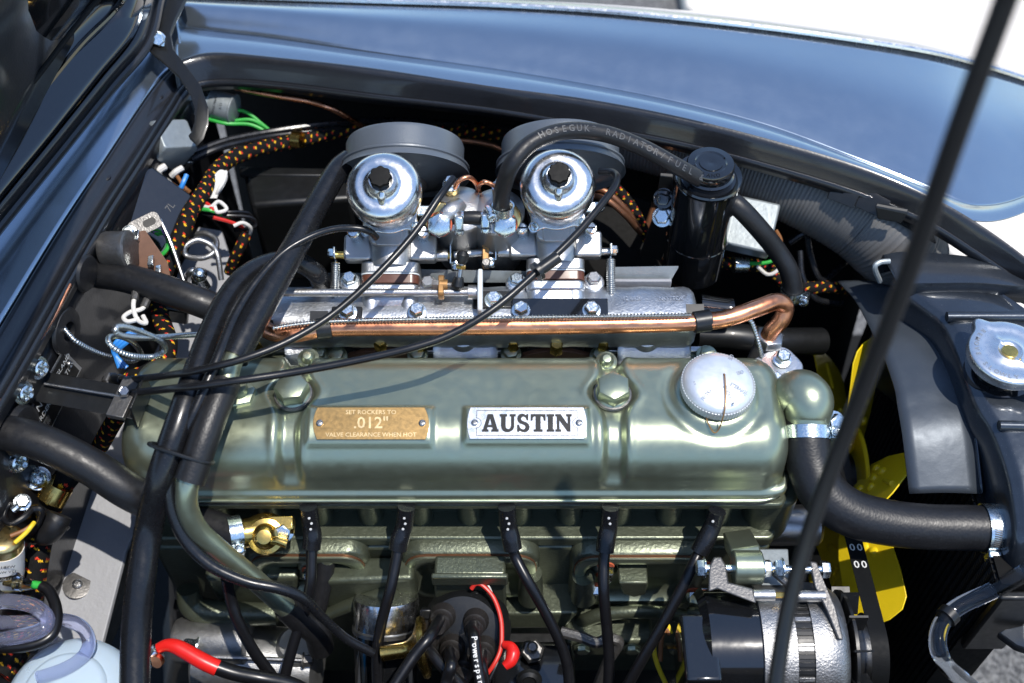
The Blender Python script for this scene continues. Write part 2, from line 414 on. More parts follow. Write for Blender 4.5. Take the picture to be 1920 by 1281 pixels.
# small helpers shared by the builders
def path(*pts): return [P(*p) for p in pts]
def clamp(name, label, c, axis, r, screw_dir, group=None, w_=.011, parent=None):
    """worm-drive hose clamp: slotted band, housing and screw"""
    axis = axis.normalized(); sd = (screw_dir - axis * screw_dir.dot(axis)).normalized(); td = axis.cross(sd)
    if parent is None: t = thing(name, label, 'hose clamp', c, group)
    else: t = parent
    mb = MB(); mb.lathe(c, axis, [(r + .0003, -w_ / 2), (r + .0016, -w_ / 2 - .0004), (r + .0016, w_ / 2 + .0004), (r + .0003, w_ / 2)], 40); mb.f = mb.f[:-2]
    b = part(t, 'band', mb, 'zinc', angle=50)
    for k in range(-4, 5):
        a = .9 + k * .09; d = sd * math.cos(a) - td * math.sin(a); tt = sd * math.sin(a) + td * math.cos(a)
        mb = MB(); mb.box(c + d * (r + .0017), axis * w_ * .28 + tt * .0007, tt * .0006, d * .0004); part(b, 'slot', mb, 'dark_steel')
    mb = MB(); q = c + sd * (r + .0045); mb.box(q, axis * (w_ * .55), td * .0075, sd * .0035); part(t, 'housing', mb, 'zinc', bevel=.002, seg=3)
    s0 = q + sd * .001 + td * .0085
    mb = MB(); mb.screw(s0, td, .0052, .004, slot=True, rot=.7); part(t, 'screw', mb, 'zinc')
    return t
# ================================================================ the ground
mb = MB(); mb.prism([V((-30, -30, -.02)), V((30, -30, -.02)), V((30, 30, -.02)), V((-30, 30, -.02))], V((0, 0, .02))); struct('ground', mb, 'asphalt', smooth=False)
mb = MB(); mb.prism([V((.42, 1.62, 0)), V((.95, .66, 0)), V((1.3, .5, 0)), V((12, .5, 0)), V((12, 14, 0)), V((.1, 14, 0))], V((0, 0, .05))); struct('pavement', mb, 'concrete', smooth=False, bevel=.01)

def surf(rows, ru=8, rv=4):
    """smooth surface through a net of points"""
    rr = [catmull(r, ru) for r in rows]; cols = list(zip(*rr)); cc = [catmull(list(c), rv) for c in cols]
    return [list(r) for r in zip(*cc)]

# ================================================================ far front wing, shroud and bonnet opening
WING = thing('front_wing', 'blue grey painted front wing curving round the far side of the engine bay', 'car wing', P(1000, 60, -.1))
US = [330, 400, 520, 700, 925, 1100, 1271, 1442, 1612, 1741, 1826, 1912, 2010]
rim_out = [118, 101, 111, 131, 167, 189, 222, 265, 316, 372, 419, 480, 560]      # outer edge of the rolled rim
rim_in = [168, 150, 155, 177, 203, 233, 265, 308, 360, 414, 466, 526, 610]      # inner lower edge of the rim
crease = [48, 58, 72, 98, 129, 158, 192, 237, 300, 358, 408, 470, 552]
bead = [-4, -1, 3, 8, 15, 25, 40, 59, 82, 103, 124, 150, 185]
hh = lambda i, a, b: a + (b - a) * (max(0, i - 6) / 6) ** 1.6
def row(vs_, a, b, du=0): return [P(u + du, v, hh(i, a, b)) for i, (u, v) in enumerate(zip(US, vs_))]
R_in, R_out, R_cr, R_be = row(rim_in, .062, -.03), row(rim_out, .077, -.01), row(crease, .067, -.014), row(bead, .072, -.03)
low_v = rim_out[:-4] + [370, 413, 402, 345]; cre_v = crease[:-4] + [352, 384, 372, 318]     # the panel leaves the rim at the nose
R_low, R_cr = row(low_v, .077, -.01), row(cre_v, .067, -.014)
mid1 = [a.lerp(b, .5) + V((0, 0, .011)) for a, b in zip(R_cr, R_be)]
near = [a.lerp(b, .5) + V((0, 0, .002)) for a, b in zip(R_low, R_cr)]
mb = MB(); mb.grid(surf([R_low, near, R_cr], 10, 7)); part(WING, 'shoulder_strip', mb, 'body_paint', solid=.0015, angle=80)
mb = MB(); mb.grid(surf([R_cr, [a.lerp(b, .12) + V((0, 0, .0035)) for a, b in zip(R_cr, R_be)], mid1, R_be], 10, 7)); part(WING, 'shroud_panel', mb, 'body_paint', solid=.0015, angle=80)
# outer skin of the wing beyond the bead, falling away to the wheel arch
out1 = [p + V((0, .012, -.001)) for p in R_be]; out2 = [p + V((.0, .045, -.016)) for p in R_be]; out3 = [p + V((.02, .10, -.07)) for p in R_be]; out4 = [p + V((.03, .13, -.2)) for p in R_be]; out5 = [p + V((.03, .14, -.42)) for p in R_be]
mb = MB(); mb.grid(surf([[p + V((0, .004, -.001)) for p in R_be], out1, out2, out3, out4, out5], 8, 6)); part(WING, 'wing_skin', mb, 'body_paint', solid=.0015, angle=80)
mb = MB(); mb.tube([p + V((0, .003, .002)) for p in R_be], .0038, 8, 8); part(WING, 'bead_strip', mb, 'polished')
# rolled rim of the opening: half-round section
rows = []
for k in range(9):
    a = k / 8
    rows.append([o.lerp(i_, a) + V((0, 0, .010 * math.sin(math.pi * min(1, a * 1.45)) if a < .69 else -.010 * (a - .69) / .31)) for o, i_ in zip(R_out, R_in)])
mb = MB(); mb.grid([catmull(r, 10) for r in rows]); part(WING, 'opening_rim', mb, 'body_inner', solid=.0012, angle=60)
lip = [[p + V((0, .001, -.0005)) for p in R_in], [p + V((0, .001, -.014)) for p in R_in]]
mb = MB(); mb.grid([catmull(r, 10) for r in lip]); part(WING, 'rim_flange', mb, 'body_inner', solid=.0015)
# front of the shroud past the radiator and buffer clip brackets under the rim
for (u0, v0, u1, v1, u2, v2, u3, v3) in ((1560, 345, 1612, 365, 1600, 392, 1550, 372), (1600, 350, 1668, 385, 1655, 412, 1590, 382), (1640, 388, 1702, 400, 1690, 420, 1645, 412)):
    mb = MB(); mb.prism([P(u0, v0, .045), P(u1, v1, .043), P(u2, v2, .030), P(u3, v3, .030)], V((.002, .004, .003))); part(WING, 'buffer_clip', mb, 'black_satin', bevel=.0015)

# ================================================================ scuttle, gutter and bulkhead (left)
SCU = thing('scuttle', 'blue grey painted scuttle panel beside the raised bonnet', 'body panel', P(100, 400, -.05))
g_out = [(-160, 870), (0, 610), (110, 430), (200, 295), (278, 178), (315, 135), (345, 114)]
g_in = [(-160, 1000), (0, 750), (181, 430), (255, 312), (322, 206), (338, 180), (352, 162)]
b_ed = [(-200, 680), (-40, 450), (60, 330), (150, 215), (235, 110), (300, 40), (330, 25)]
GO, GI, BE = [P(u, v, .066) for u, v in g_out], [P(u, v, .060) for u, v in g_in], [P(u, v, .080) for u, v in b_ed]
mb = MB(); mb.grid(surf([BE, [a.lerp(b, .5) + V((0, 0, .003)) for a, b in zip(BE, GO)], GO], 8, 6)); part(SCU, 'panel', mb, 'body_paint', solid=.0015, angle=80)
rows = []
for k in range(9):
    a = k / 8; z = .0035 * math.sin(math.pi * min(1, a * 3)) if a < .34 else -.006 * math.sin(math.pi * (a - .34) / .4) if a < .74 else .003 * math.sin(math.pi * (a - .74) / .26)
    rows.append([o.lerp(i_, a) + V((0, 0, z)) for o, i_ in zip(GO, GI)])
mb = MB(); mb.grid([catmull(r, 8) for r in rows]); part(SCU, 'gutter', mb, 'body_inner', solid=.0012, angle=60)
for u, v in ((295, 184), (196, 335), (62, 541)):
    p = P(u, v, .0585); mb = MB(); mb.lathe(p, V((.0, 0, 1)), [(.0075, -.004), (.0075, .0032), (.0055, .0040), (.0040, .0030), (0, .0028)], 20); part(SCU, 'plug', mb, 'body_inner')
mb = MB(); mb.grid([catmull([p + V((.0015, -.0005, 0)) for p in GI], 8), catmull([p + V((.002, -.001, -.018)) for p in GI], 8)]); part(SCU, 'gutter_lip', mb, 'body_inner', solid=.0015)

FA, FB = P(0, 750, .055), P(335, 188, .055)
FD = (FB - FA); FD.z = 0; FD.normalize(); FN = V((FD.y, -FD.x, 0))        # bulkhead plane, facing the engine
def PF(u, v, off=0.0): return PN(u, v, FA + FN * (off - .002), FN)
BULK = thing('bulkhead', 'black painted bulkhead behind the engine on the left', 'body panel', FA + FD * .2 - V((0, 0, .3)))
a, b = FA - FD * .35 - FN * .002, FA + FD * .50 - FN * .002
mb = MB(); mb.grid([[a.lerp(b, i / 24) + V((0, 0, .002 - .45 * k / 12)) for i in range(25)] for k in range(13)]); part(BULK, 'panel', mb, 'body_inner', solid=.002)
# large pressed bulge of the footbox
def disc(parent, name, p, n, r, h, mat, dish=True):
    mb = MB(); mb.lathe(p, n, [(r, 0), (r, h * .6), (r * .9, h), (r * .55, h), (r * .48, h * .4), (0, h * .4)] if dish else [(r, 0), (r, h * .7), (r * .93, h), (0, h)], 32); return part(parent, name, mb, mat)

# grey heat-shield panel on the side of the gearbox tunnel
mb = MB()
def tp(u, v):
    k = max(0, min(1, (v - 430) / 800)); return P(u, v, -.085 - .155 * k)
outl = [(372, 425), (415, 432), (470, 600), (440, 690), (330, 760), (300, 900), (236, 1030), (160, 1330), (20, 1330), (70, 1180), (86, 1020), (100, 1014), (112, 1028), (165, 935), (150, 925), (165, 880), (215, 800), (270, 700), (300, 640), (330, 520)]
mb.prism([tp(*q) for q in outl], V((.001, .0, -.006)))
TUN = thing('heat_shield_panel', 'pale grey sheet panel between the bulkhead and the engine', 'panel', tp(200, 1000))
part(TUN, 'sheet', mb, 'grey_panel', bevel=.0012)
mb = MB(); p = tp(146, 1098); nn = V((.15, -.05, 1)); mb.lathe(p, nn, [(0, .0005), (.0155, .0005), (.0155, .0022), (.014, .0026), (0, .0026)], 36); part(TUN, 'washer', mb, 'dark_steel')
screw(TUN, p + nn.normalized() * .0022, nn, .0055, .0045, 'steel')

# bay floor and inner wings
UT = thing('undertray', 'black undertray at the bottom of the engine bay', 'panel', V((0, 0, Z0 - .6)))
mb = MB(); mb.box(V((0, .02, Z0 - .60)), V((.62, 0, 0)), V((0, .46, 0)), V((0, 0, .004))); part(UT, 'tray', mb, 'black_matt')
mb = MB(); q = [P(330, 160, .05), P(560, 165, .05), P(900, 200, .05), P(1300, 285, .05), P(1560, 365, .04), P(1760, 470, .0)]
mb.grid(surf([[p + V((0, .012, 0)) for p in q], [p + V((0, .12, -.03)) for p in q], [p + V((0, .13, -.25)) for p in q], [p + V((0, .06, -.6)) for p in q]], 6, 4)); solo('inner_wing', 'black inner wing along the far side of the engine bay', 'body panel', mb, 'black_matt', solid=.002)
LED = thing('heater_box', 'black sheet metal box against the far inner wing left of the carburettors', 'box', P(560, 400, -.2))
mb = MB(); mb.prism([P(455, 318, -.05), P(650, 322, -.05), P(660, 372, -.05), P(470, 385, -.05)], V((0, 0, -.14))); part(LED, 'casing', mb, 'black_satin', bevel=.006, seg=3)
mb = MB(); mb.prism([P(448, 312, -.048), P(655, 316, -.048), P(656, 330, -.048), P(450, 328, -.048)], V((0, 0, -.006))); part(LED, 'lid_flange', mb, 'black_satin', bevel=.002)
mb = MB(); mb.grid([[V((-.62 + 1.2 * i / 10, -.47 + .02 * math.sin(i), Z0 + .02 - .6 * k / 5)) for i in range(11)] for k in range(6)]); part(UT, 'side_panel', mb, 'black_matt', solid=.002)

# ================================================================ bonnet (raised, top left)
BON = thing('bonnet', 'raised bonnet seen from below in the upper left corner', 'car bonnet', P(120, 200, .12))
# line of the hinge edge along the scuttle, the bonnet rises to the left and away
e1 = [P(u, v, h) for u, v, h in ((-60, 505, .105), (0, 425, .105), (110, 290, .105), (210, 165, .105), (278, 82, .11), (300, 0, .12), (318, -70, .13))]
e2 = [P(u, v, h) for u, v, h in ((-60, 470, .125), (0, 385, .125), (100, 262, .125), (190, 150, .125), (252, 72, .13), (275, 0, .14), (300, -70, .15))]
e3 = [P(u, v, h) for u, v, h in ((-60, 330, .15), (0, 262, .15), (80, 170, .15), (150, 85, .155), (210, 25, .16), (235, -10, .17), (250, -70, .17))]
e4 = [P(u, v, h) for u, v, h in ((-60, 270, .185), (0, 205, .185), (60, 140, .185), (110, 75, .19), (165, 5, .195), (195, -30, .2), (210, -80, .2))]
e5 = [P(u, v, h) for u, v, h in ((-60, 90, .29), (-40, 40, .29), (-30, 0, .29), (0, -40, .29), (20, -60, .3), (40, -70, .3), (60, -90, .3))]
mb = MB(); mb.grid([catmull(r, 8) for r in (e1, e2)]); part(BON, 'edge_flange', mb, 'body_inner', solid=.002)
mb = MB(); mb.tube(e1, .0055, 10, 8); part(BON, 'edge_roll', mb, 'body_inner')
mb = MB(); mb.grid([catmull(r, 8) for r in ([p + V((0, 0, -.002)) for p in e2], [a.lerp(b, .3) + V((.004, 0, -.02)) for a, b in zip(e2, e3)], [a.lerp(b, .7) + V((.004, 0, -.018)) for a, b in zip(e2, e3)], e3)]); part(BON, 'stiffening_rail', mb, 'black_gloss', solid=.002, angle=20)
mb = MB(); mb.tube(e3, .0035, 8, 8); part(BON, 'rail_edge', mb, 'black_gloss')
mb = MB(); mb.grid(surf([[p + V((0, 0, .004)) for p in e2], [p + V((-.01, 0, .01)) for p in e3], [p + V((-.01, 0, .0)) for p in e4], e5], 8, 6)); part(BON, 'inner_skin', mb, 'black_gloss', solid=.002, angle=50)
mb = MB(); mb.tube([p + V((.002, -.004, -.004)) for p in e4], .0028, 8, 8); part(BON, 'seam_sealer', mb, 'black_matt')
# the rest of the bonnet, rising out of the frame
q0, q1 = V((-.535, -.42, Z0 + .16)), V((-.455, .40, Z0 + .16)); dv_ = V((math.cos(rad(64)), 0, math.sin(rad(64))))
mb = MB(); mb.grid([[q0.lerp(q1, i / 16) + dv_ * (.30 * k / 10) + V((-.05 * math.sin(math.pi * k / 10), 0, .0)) for i in range(17)] for k in range(11)]); part(BON, 'outer_skin', mb, 'body_inner', solid=.003)

# hinge arm
hl = [(340, -40), (352, 0), (330, 45), (322, 70), (328, 100), (352, 130), (378, 165), (392, 205), (391, 235), (382, 262), (370, 275)]
hr_ = [(245, -40), (270, 0), (283, 40), (277, 75), (282, 100), (308, 122), (338, 150), (360, 185), (368, 212), (368, 235), (362, 255), (356, 262)]
def hx(u, v): return P(u, v, .105 - max(0, v - 90) * .0003)
mb = MB(); mb.prism([hx(*q) for q in hl] + [hx(*q) for q in hr_[::-1]], V((-.002, .0035, .003))); HIN = part(BON, 'hinge_arm', mb, 'black_satin', bevel=.001)
p = hx(296, 75); bolt(HIN, p, (CAM - p), .0075, .008, 'zinc', rot=.5)

# prop rod, close to the lens
mb = MB(); pr = [P(1424, 1470, .06), P(1448, 1330, .10), P(1476, 1150, .15), P(1530, 960, .22), P(1600, 775, .30), P(1700, 520, .42), P(1800, 235, .53), P(1890, -10, .60), P(1930, -120, .63)]
PROP = thing('bonnet_prop', 'black bonnet prop rod crossing the right side close to the lens', 'prop rod', pr[0])
mb.tube(pr, .0060, 12, 6); part(PROP, 'rod', mb, 'black_satin')
# ================================================================ rocker cover
XL, XR = -.384, .272
def cover_profile():
    """(y, h) from the back foot over the top to the front foot"""
    pts = []
    for k in range(7): pts.append((-.006, -.068 + .038 * k / 6))
    for k in range(1, 9): a = math.pi / 2 * k / 8; pts.append((-.036 + .030 * math.cos(a), -.030 + .030 * math.sin(a)))
    for k in range(1, 28): pts.append((-.036 - .056 * k / 27, 0.0))
    for k in range(1, 21): a = math.pi / 2 * k / 20; pts.append((-.092 - .045 * math.sin(a), -.046 + .046 * math.cos(a)))
    for k in range(1, 5): pts.append((-.137 - .0006 * k, -.046 - .012 * k / 4))
    pts += [(-.1405, -.0600), (-.1425, -.0615), (-.1445, -.0640), (-.1450, -.068)]
    return pts
PR = cover_profile(); NP = len(PR)
prn = []
for i in range(NP):
    a, b = PR[max(0, i - 1)], PR[min(NP - 1, i + 1)]; d = V((b[0] - a[0], b[1] - a[1])).normalized(); prn.append((d.y * -1 * -1, -d.x))
# outward normal: left of the walking direction is up/out
prn = [(n[0], n[1]) if True else n for n in prn]
def sstep(a, b, x):
    t = max(0, min(1, (x - a) / (b - a))); return t * t * (3 - 2 * t)
FEAT = dict(ch=[], boss=[], ring=[])
def cover_disp(x, y, h, i):
    d = 0.0
    for (cx, yb) in FEAT['ch']:                     # pressed channels with a wider round pad at the bolt
        w_ = .0085 + .013 * math.exp(-((y - yb) / .017) ** 2) + (.004 * sstep(-.03, -.01, y) if y > yb else 0)
        dep = .0075 * (1 - sstep(-.050, -.060, h) if False else 1) * (sstep(-.057, -.036, h))
        d -= dep * (1 - sstep(w_ - .0035, w_ + .0045, abs(x - cx)))
        d += .0012 * math.exp(-((abs(x - cx) - w_ - .007) / .004) ** 2) * sstep(-.057, -.036, h)
    for (x0, x1, y0, y1) in FEAT['boss']:
        e = min(x - x0, x1 - x, y - y0, y1 - y); d += .0042 * sstep(-.0045, .0015, e)
    for (cx, cy, r) in FEAT['ring']:
        q = math.hypot(x - cx, y - cy); d += .004 * (1 - sstep(r, r + .009, q)) - .0022 * math.exp(-((q - r - .012) / .005) ** 2)
    return d
RE = .030
def cover_mesh(disp=True, nx=300):
    rows = []; xs = []
    for k in range(13): a = math.pi / 2 * (1 - k / 12); xs.append((XL + RE - RE * math.sin(a), RE * (1 - math.cos(a))))
    for k in range(1, nx): xs.append((XL + RE + (XR - XL - 2 * RE) * k / nx, 0))
    for k in range(13): a = math.pi / 2 * k / 12; xs.append((XR - RE + RE * math.sin(a), RE * (1 - math.cos(a))))
    for x, ins in xs:
        row_ = []
        for i, (y, h) in enumerate(PR):
            ny, nz = prn[i]; q = cover_disp(x, y, h, i) if disp and ins < .02 else 0
            low = .35 if h < -.06 else 1
            row_.append(V((x, y + ny * (q - ins * low), Z0 + h + nz * (q - ins * (1 if h > -.06 else 0)))))
        rows.append(row_)
    return rows
n0 = prn[25]; sgn = 1 if n0[1] > 0 else -1
prn = [(a * sgn, b * sgn) for a, b in prn]
rows = cover_mesh(False, 40); m_ = len(rows[0]); vv = [p for r in rows for p in r]; ff = []
for i in range(len(rows) - 1):
    for k in range(m_ - 1): a = i * m_ + k; ff.append((a, a + 1, a + m_ + 1, a + m_))
BV = BVHTree.FromPolygons([tuple(p) for p in vv], ff)
def hit(u, v):
    d = ray(u, v).normalized(); l, n, i, q = BV.ray_cast(CAM, d)
    if l is None: return P(u, v, -.03), V((0, -.5, .85))
    return l, (n if n.dot(d) < 0 else -n)
b1, _ = hit(553, 735); b2, _ = hit(1149, 735)
FEAT['ch'] = [(b1.x - .002, b1.y), (b2.x, b2.y)]
g0, _ = hit(582, 768); g1, _ = hit(808, 832); s0, _ = hit(874, 768); s1, _ = hit(1102, 830)
FEAT['boss'] = [(g0.x, g1.x, g1.y, g0.y), (s0.x, s1.x, s1.y, s0.y)]
oc, _ = hit(1341, 745); oc.y += .004
FEAT['ring'] = [(oc.x, oc.y, .036)]
COV = thing('rocker_cover', 'long metallic green rocker cover on top of the engine', 'engine cover', V(((XL + XR) / 2, -.075, Z0 - .075)))
rows = cover_mesh(True, 320); mb = MB(); mb.grid(rows)
n_ = len(rows); mm = len(rows[0]); mb.f.append(tuple(range(mm))); mb.f.append(tuple((n_ - 1) * mm + k for k in range(mm)))
part(COV, 'shell', mb, 'green', angle=75)
def rrect(x0, x1, y0, y1, r, z, n=8):
    out = []
    for cx, cy, a0 in ((x1 - r, y1 - r, 0), (x0 + r, y1 - r, 90), (x0 + r, y0 + r, 180), (x1 - r, y0 + r, 270)):
        for k in range(n + 1): a = rad(a0 + 90 * k / n); out.append(V((cx + r * math.cos(a), cy + r * math.sin(a), z)))
    return out
mb = MB(); mb.prism(rrect(XL - .004, XR + .006, -.1475, -.001, .034, Z0 - .0715), V((0, 0, .0038))); part(COV, 'flange', mb, 'green', bevel=.0014, seg=3, angle=60)
mb = MB(); mb.prism(rrect(XL - .004, XR + .005, -.1465, -.002, .034, Z0 - .0765), V((0, 0, .0048))); part(COV, 'gasket', mb, 'rusty' if False else 'dark_steel', bevel=.0008)
# lifting eye bolt behind the second channel
for u, v in ((1137, 678), (578, 672)):
    p = P(u, v, -.008); mb = MB(); mb.lathe(p, V((0, -.25, 1)), [(.011, -.01), (.011, 0), (.0085, .0015), (.0075, .002), (.0065, .006), (.004, .0085), (0, .009)], 24); part(COV, 'stud', mb, 'green')
for (bx, u, v) in ((b1, 553, 735), (b2, 1149, 735)):
    p = V((bx.x - (.002 if bx is b1 else 0), bx.y, Z0 - .0065)); n = V((0, -.05, 1))
    mb = MB(); mb.lathe(p, n, [(0, 0), (.0185, 0), (.0195, .002), (.0185, .0042), (.0165, .0045), (.0165, .003), (0, .003)], 36); part(COV, 'washer', mb, 'dark_steel')
    mb = MB(); mb.lathe(p, n, [(0, .003), (.0165, .003), (.017, .005), (.0155, .0066), (0, .0066)], 36); part(COV, 'cup_washer', mb, 'green')
    mb = MB(); mb.hexa(p + n.normalized() * .0062, n, .0172, .0145, rot=.0 + (.15 if bx is b1 else .52), dome=.12); part(COV, 'bolt', mb, 'green')
# breather union hidden behind the hoses
p = hit(450, 742)[0]; n = V((.1, -.1, 1))
mb = MB(); mb.hexa(p, n, .0165, .009, rot=.3); part(COV, 'breather_nut', mb, 'green')
mb = MB(); mb.lathe(p, n, [(.009, .008), (.009, .014), (.007, .018), (0, .019)], 24); part(COV, 'breather_dome', mb, 'green')

# ---- plates
def plate(name, label, A, B, mat, waist):
    nrm = hit((A[0] + B[0]) / 2, (A[1] + B[1]) / 2)[1]
    c0 = hit(A[0], (A[1] + B[1]) / 2)[0]; c1 = hit(B[0], (A[1] + B[1]) / 2)[0]; t_ = hit((A[0] + B[0]) / 2, A[1])[0]; b_ = hit((A[0] + B[0]) / 2, B[1])[0]
    c = (t_ + b_) / 2; ey = (t_ - b_).normalized(); ex = V((1, 0, 0)); n = ex.cross(ey); W2 = (c1 - c0).length / 2; H2 = (t_ - b_).length / 2
    c = V(((c0.x + c1.x) / 2, c.y, c.z)) + n * .0062
    pts = []
    for s in (1, -1):
        for k in range(9):
            a = -1 + 2 * k / 8; pts.append(c + ex * (s * (W2 - waist * (a * a))) + ey * (s * a * H2))
    o = None
    t = thing(name, label, 'nameplate', c)
    mb = MB(); mb.prism(pts, n * .0012); part(t, 'sheet', mb, mat, bevel=.0003)
    return t, c + n * .00125, ex, ey, n, W2, H2
t, c, ex, ey, n, W2, H2 = plate('instruction_plate', 'small brass coloured tappet instruction plate riveted to the rocker cover', (588, 769), (805, 829), 'brushed_gold', .004)
mb = MB(); put_text(mb, 'SET ROCKERS TO', c + ey * H2 * .68, ex, ey, .0062, .01); put_text(mb, '.012"', c + ey * H2 * .0, ex, ey, .0165, .012); put_text(mb, 'VALVE CLEARANCE WHEN HOT', c - ey * H2 * .72, ex, ey, .0060, .01)
mb.v = [p + n * .0001 for p in mb.v]; part(t, 'lettering', mb, 'etch')
for s in (-1, 1): screw(t, c + ex * s * (W2 - .0065), n, .0034, .0022, 'steel', name='rivet')
t, c, ex, ey, n, W2, H2 = plate('maker_plate', 'silver nameplate with bold black slab lettering riveted to the rocker cover', (876, 769), (1100, 828), 'brushed_silver', .003)
# slab-serif letters drawn as polygons (unit: cap height 1)
GL = {
 'A': (1.02, [[(.0, 0), (.40, 0), (.40, .14), (.32, .14), (.345, .25), (.62, .25), (.655, .14), (.57, .14), (.57, 0), (1.02, 0), (1.02, .14), (.955, .14), (.66, 1), (.335, 1), (.065, .14), (0, .14)]], [[(.385, .39), (.485, .74), (.58, .39)]]),
 'U': (.98, [[(0, 1), (0, .86), (.08, .86), (.08, .33), (.12, .16), (.22, .05), (.36, -.02), (.56, -.02), (.72, .04), (.84, .14), (.89, .3), (.89, .86), (.98, .86), (.98, 1), (.60, 1), (.60, .86), (.69, .86), (.69, .34), (.64, .2), (.54, .15), (.45, .17), (.39, .24), (.37, .34), (.37, .86), (.46, .86), (.46, 1)]], []),
 'S': (.80, [[(.03, 0), (.16, 0), (.2, .06), (.32, -.01), (.5, -.03), (.66, .02), (.77, .13), (.8, .29), (.74, .43), (.6, .53), (.4, .60), (.3, .65), (.27, .73), (.32, .82), (.42, .86), (.53, .81), (.6, .69), (.61, .64), (.72, .64), (.72, 1), (.61, 1), (.57, .94), (.47, 1.0), (.34, 1.03), (.18, .99), (.07, .89), (.03, .73), (.07, .58), (.18, .48), (.38, .41), (.5, .35), (.54, .27), (.5, .17), (.4, .13), (.28, .17), (.19, .28), (.15, .4), (.03, .4)]], []),
 'T': (.92, [[(.18, 0), (.74, 0), (.74, .14), (.62, .14), (.62, .86), (.70, .86), (.77, .80), (.80, .62), (.92, .62), (.92, 1), (0, 1), (0, .62), (.12, .62), (.15, .8), (.22, .86), (.3, .86), (.3, .14), (.18, .14)]], []),
 'I': (.48, [[(0, 0), (.48, 0), (.48, .14), (.4, .14), (.4, .86), (.48, .86), (.48, 1), (0, 1), (0, .86), (.08, .86), (.08, .14), (0, .14)]], []),
 'N': (1.02, [[(0, 0), (.36, 0), (.36, .14), (.26, .14), (.26, .62), (.74, 0), (.93, 0), (.93, .86), (1.02, .86), (1.02, 1), (.66, 1), (.66, .86), (.75, .86), (.75, .45), (.34, 1), (0, 1), (0, .86), (.09, .86), (.09, .14), (0, .14)]], []),
}
def fill(outer, holes):
    """flat polygon with holes -> triangles (2-D curve filling)"""
    cu = bpy.data.curves.new('glyph', 'CURVE'); cu.dimensions = '2D'; cu.fill_mode = 'BOTH'
    for poly in outer + holes:
        sp = cu.splines.new('POLY'); sp.points.add(len(poly) - 1); sp.use_cyclic_u = True
        for q, (x, y) in zip(sp.points, poly): q.co = (x, y, 0, 1)
    o = bpy.data.objects.new('glyph', cu); COL.objects.link(o); dg = bpy.context.evaluated_depsgraph_get(); me = bpy.data.meshes.new_from_object(o.evaluated_get(dg))
    r = ([v.co.copy() for v in me.vertices], [tuple(p.vertices) for p in me.polygons]); bpy.data.objects.remove(o); bpy.data.curves.remove(cu); bpy.data.meshes.remove(me); return r
caph = H2 * 1.12; gap = .05; tw = sum(GL[ch][0] for ch in 'AUSTIN') + gap * 5; kx = W2 * 1.50 / tw
x = -tw / 2
for ch in 'AUSTIN':
    wd, o_, h_ = GL[ch]; vs_, fs_ = fill(o_, h_); mb = MB()
    mb.raw([c + ex * ((x + p.x) * kx) + ey * ((p.y - .5) * caph) + n * .0002 for p in vs_], fs_); part(t, 'letter', mb, 'ink', smooth=False); x += wd + gap
mb = MB(); fw, fh, lw = W2 * .845, H2 * .80, .0005
def flat(mb, x0, x1, y0, y1): 
    b = len(mb.v); mb.v += [c + ex * x + ey * y + n * .00015 for x, y in ((x0, y0), (x1, y0), (x1, y1), (x0, y1))]; mb.f.append((b, b + 1, b + 2, b + 3))
flat(mb, -fw, fw, fh - lw, fh); flat(mb, -fw, fw, -fh, -fh + lw)
for s in (-1, 1):
    for k in (-1, 1): flat(mb, min(s * fw, s * (fw - lw)), max(s * fw, s * (fw - lw)), min(k * .0055, k * (fh - lw)), max(k * .0055, k * (fh - lw)))
    for k in range(8):
        a0, a1 = -math.pi / 2 + math.pi * k / 8, -math.pi / 2 + math.pi * (k + 1) / 8; b = len(mb.v)
        for a, r in ((a0, .0050), (a1, .0050), (a1, .0055), (a0, .0055)): mb.v.append(c + ex * (s * (fw + .0005 - r * math.cos(a))) + ey * (r * math.sin(a)) + n * .00016)
        mb.f.append((b, b + 1, b + 2, b + 3))
part(t, 'border_line', mb, 'ink', smooth=False)
for s in (-1, 1): screw(t, c + ex * s * (fw + .0015), n, .0034, .0022, 'steel', name='rivet')

# ---- oil filler cap with its wire
CAP = thing('oil_filler_cap', 'round pressed aluminium oil filler cap on the rocker cover', 'filler cap', V((oc.x, oc.y, Z0)))
q = V((oc.x, oc.y, Z0)); up = V((.04, -.06, 1)).normalized()
mb = MB(); mb.lathe(q, up, [(.030, -.002), (.030, .010)], 40); part(CAP, 'neck', mb, 'green')
mb = MB(); r = .0355
mb.lathe(q + up * .008, up, [(.030, 0), (r - .0015, 0), (r, .0015), (r, .011), (r - .001, .013), (r * .9, .0165), (r * .72, .019), (r * .4, .0205), (0, .021)], 72)
part(CAP, 'cap', mb, 'cap_alu', angle=60)
mb = MB()
x_, y_, z_ = basis(up)
for k in range(72):
    a = 2 * math.pi * k / 72; d = x_ * math.cos(a) + y_ * math.sin(a); mb.box(q + up * .0145 + d * r, d * .0005, up.cross(d) * .0008, up * .0048)
part(CAP, 'knurling', mb, 'cap_alu', kind='stuff')
mb = MB()
for wd, a in (('MOBIL', 152), ('SHELL', 192), ('FILTRATE', 232), ('WAKEFIELD', 62), ('B.P.', 105), ('ESSO', 20), ('STERNOL', -35), ('DUCKHAM', -72)):
    d = V((math.cos(rad(a)), math.sin(rad(a)), 0)); c = q + up * .0282 + d * .0205; d = (d - up * d.dot(up)).normalized()
    e = d if math.cos(rad(a)) > 0 else -d; put_text(mb, wd, c - up * .0005, e, up.cross(e), .0056, .012, .8)
part(CAP, 'embossed_words', mb, 'alu')
mb = MB(); cc = q + up * .0292
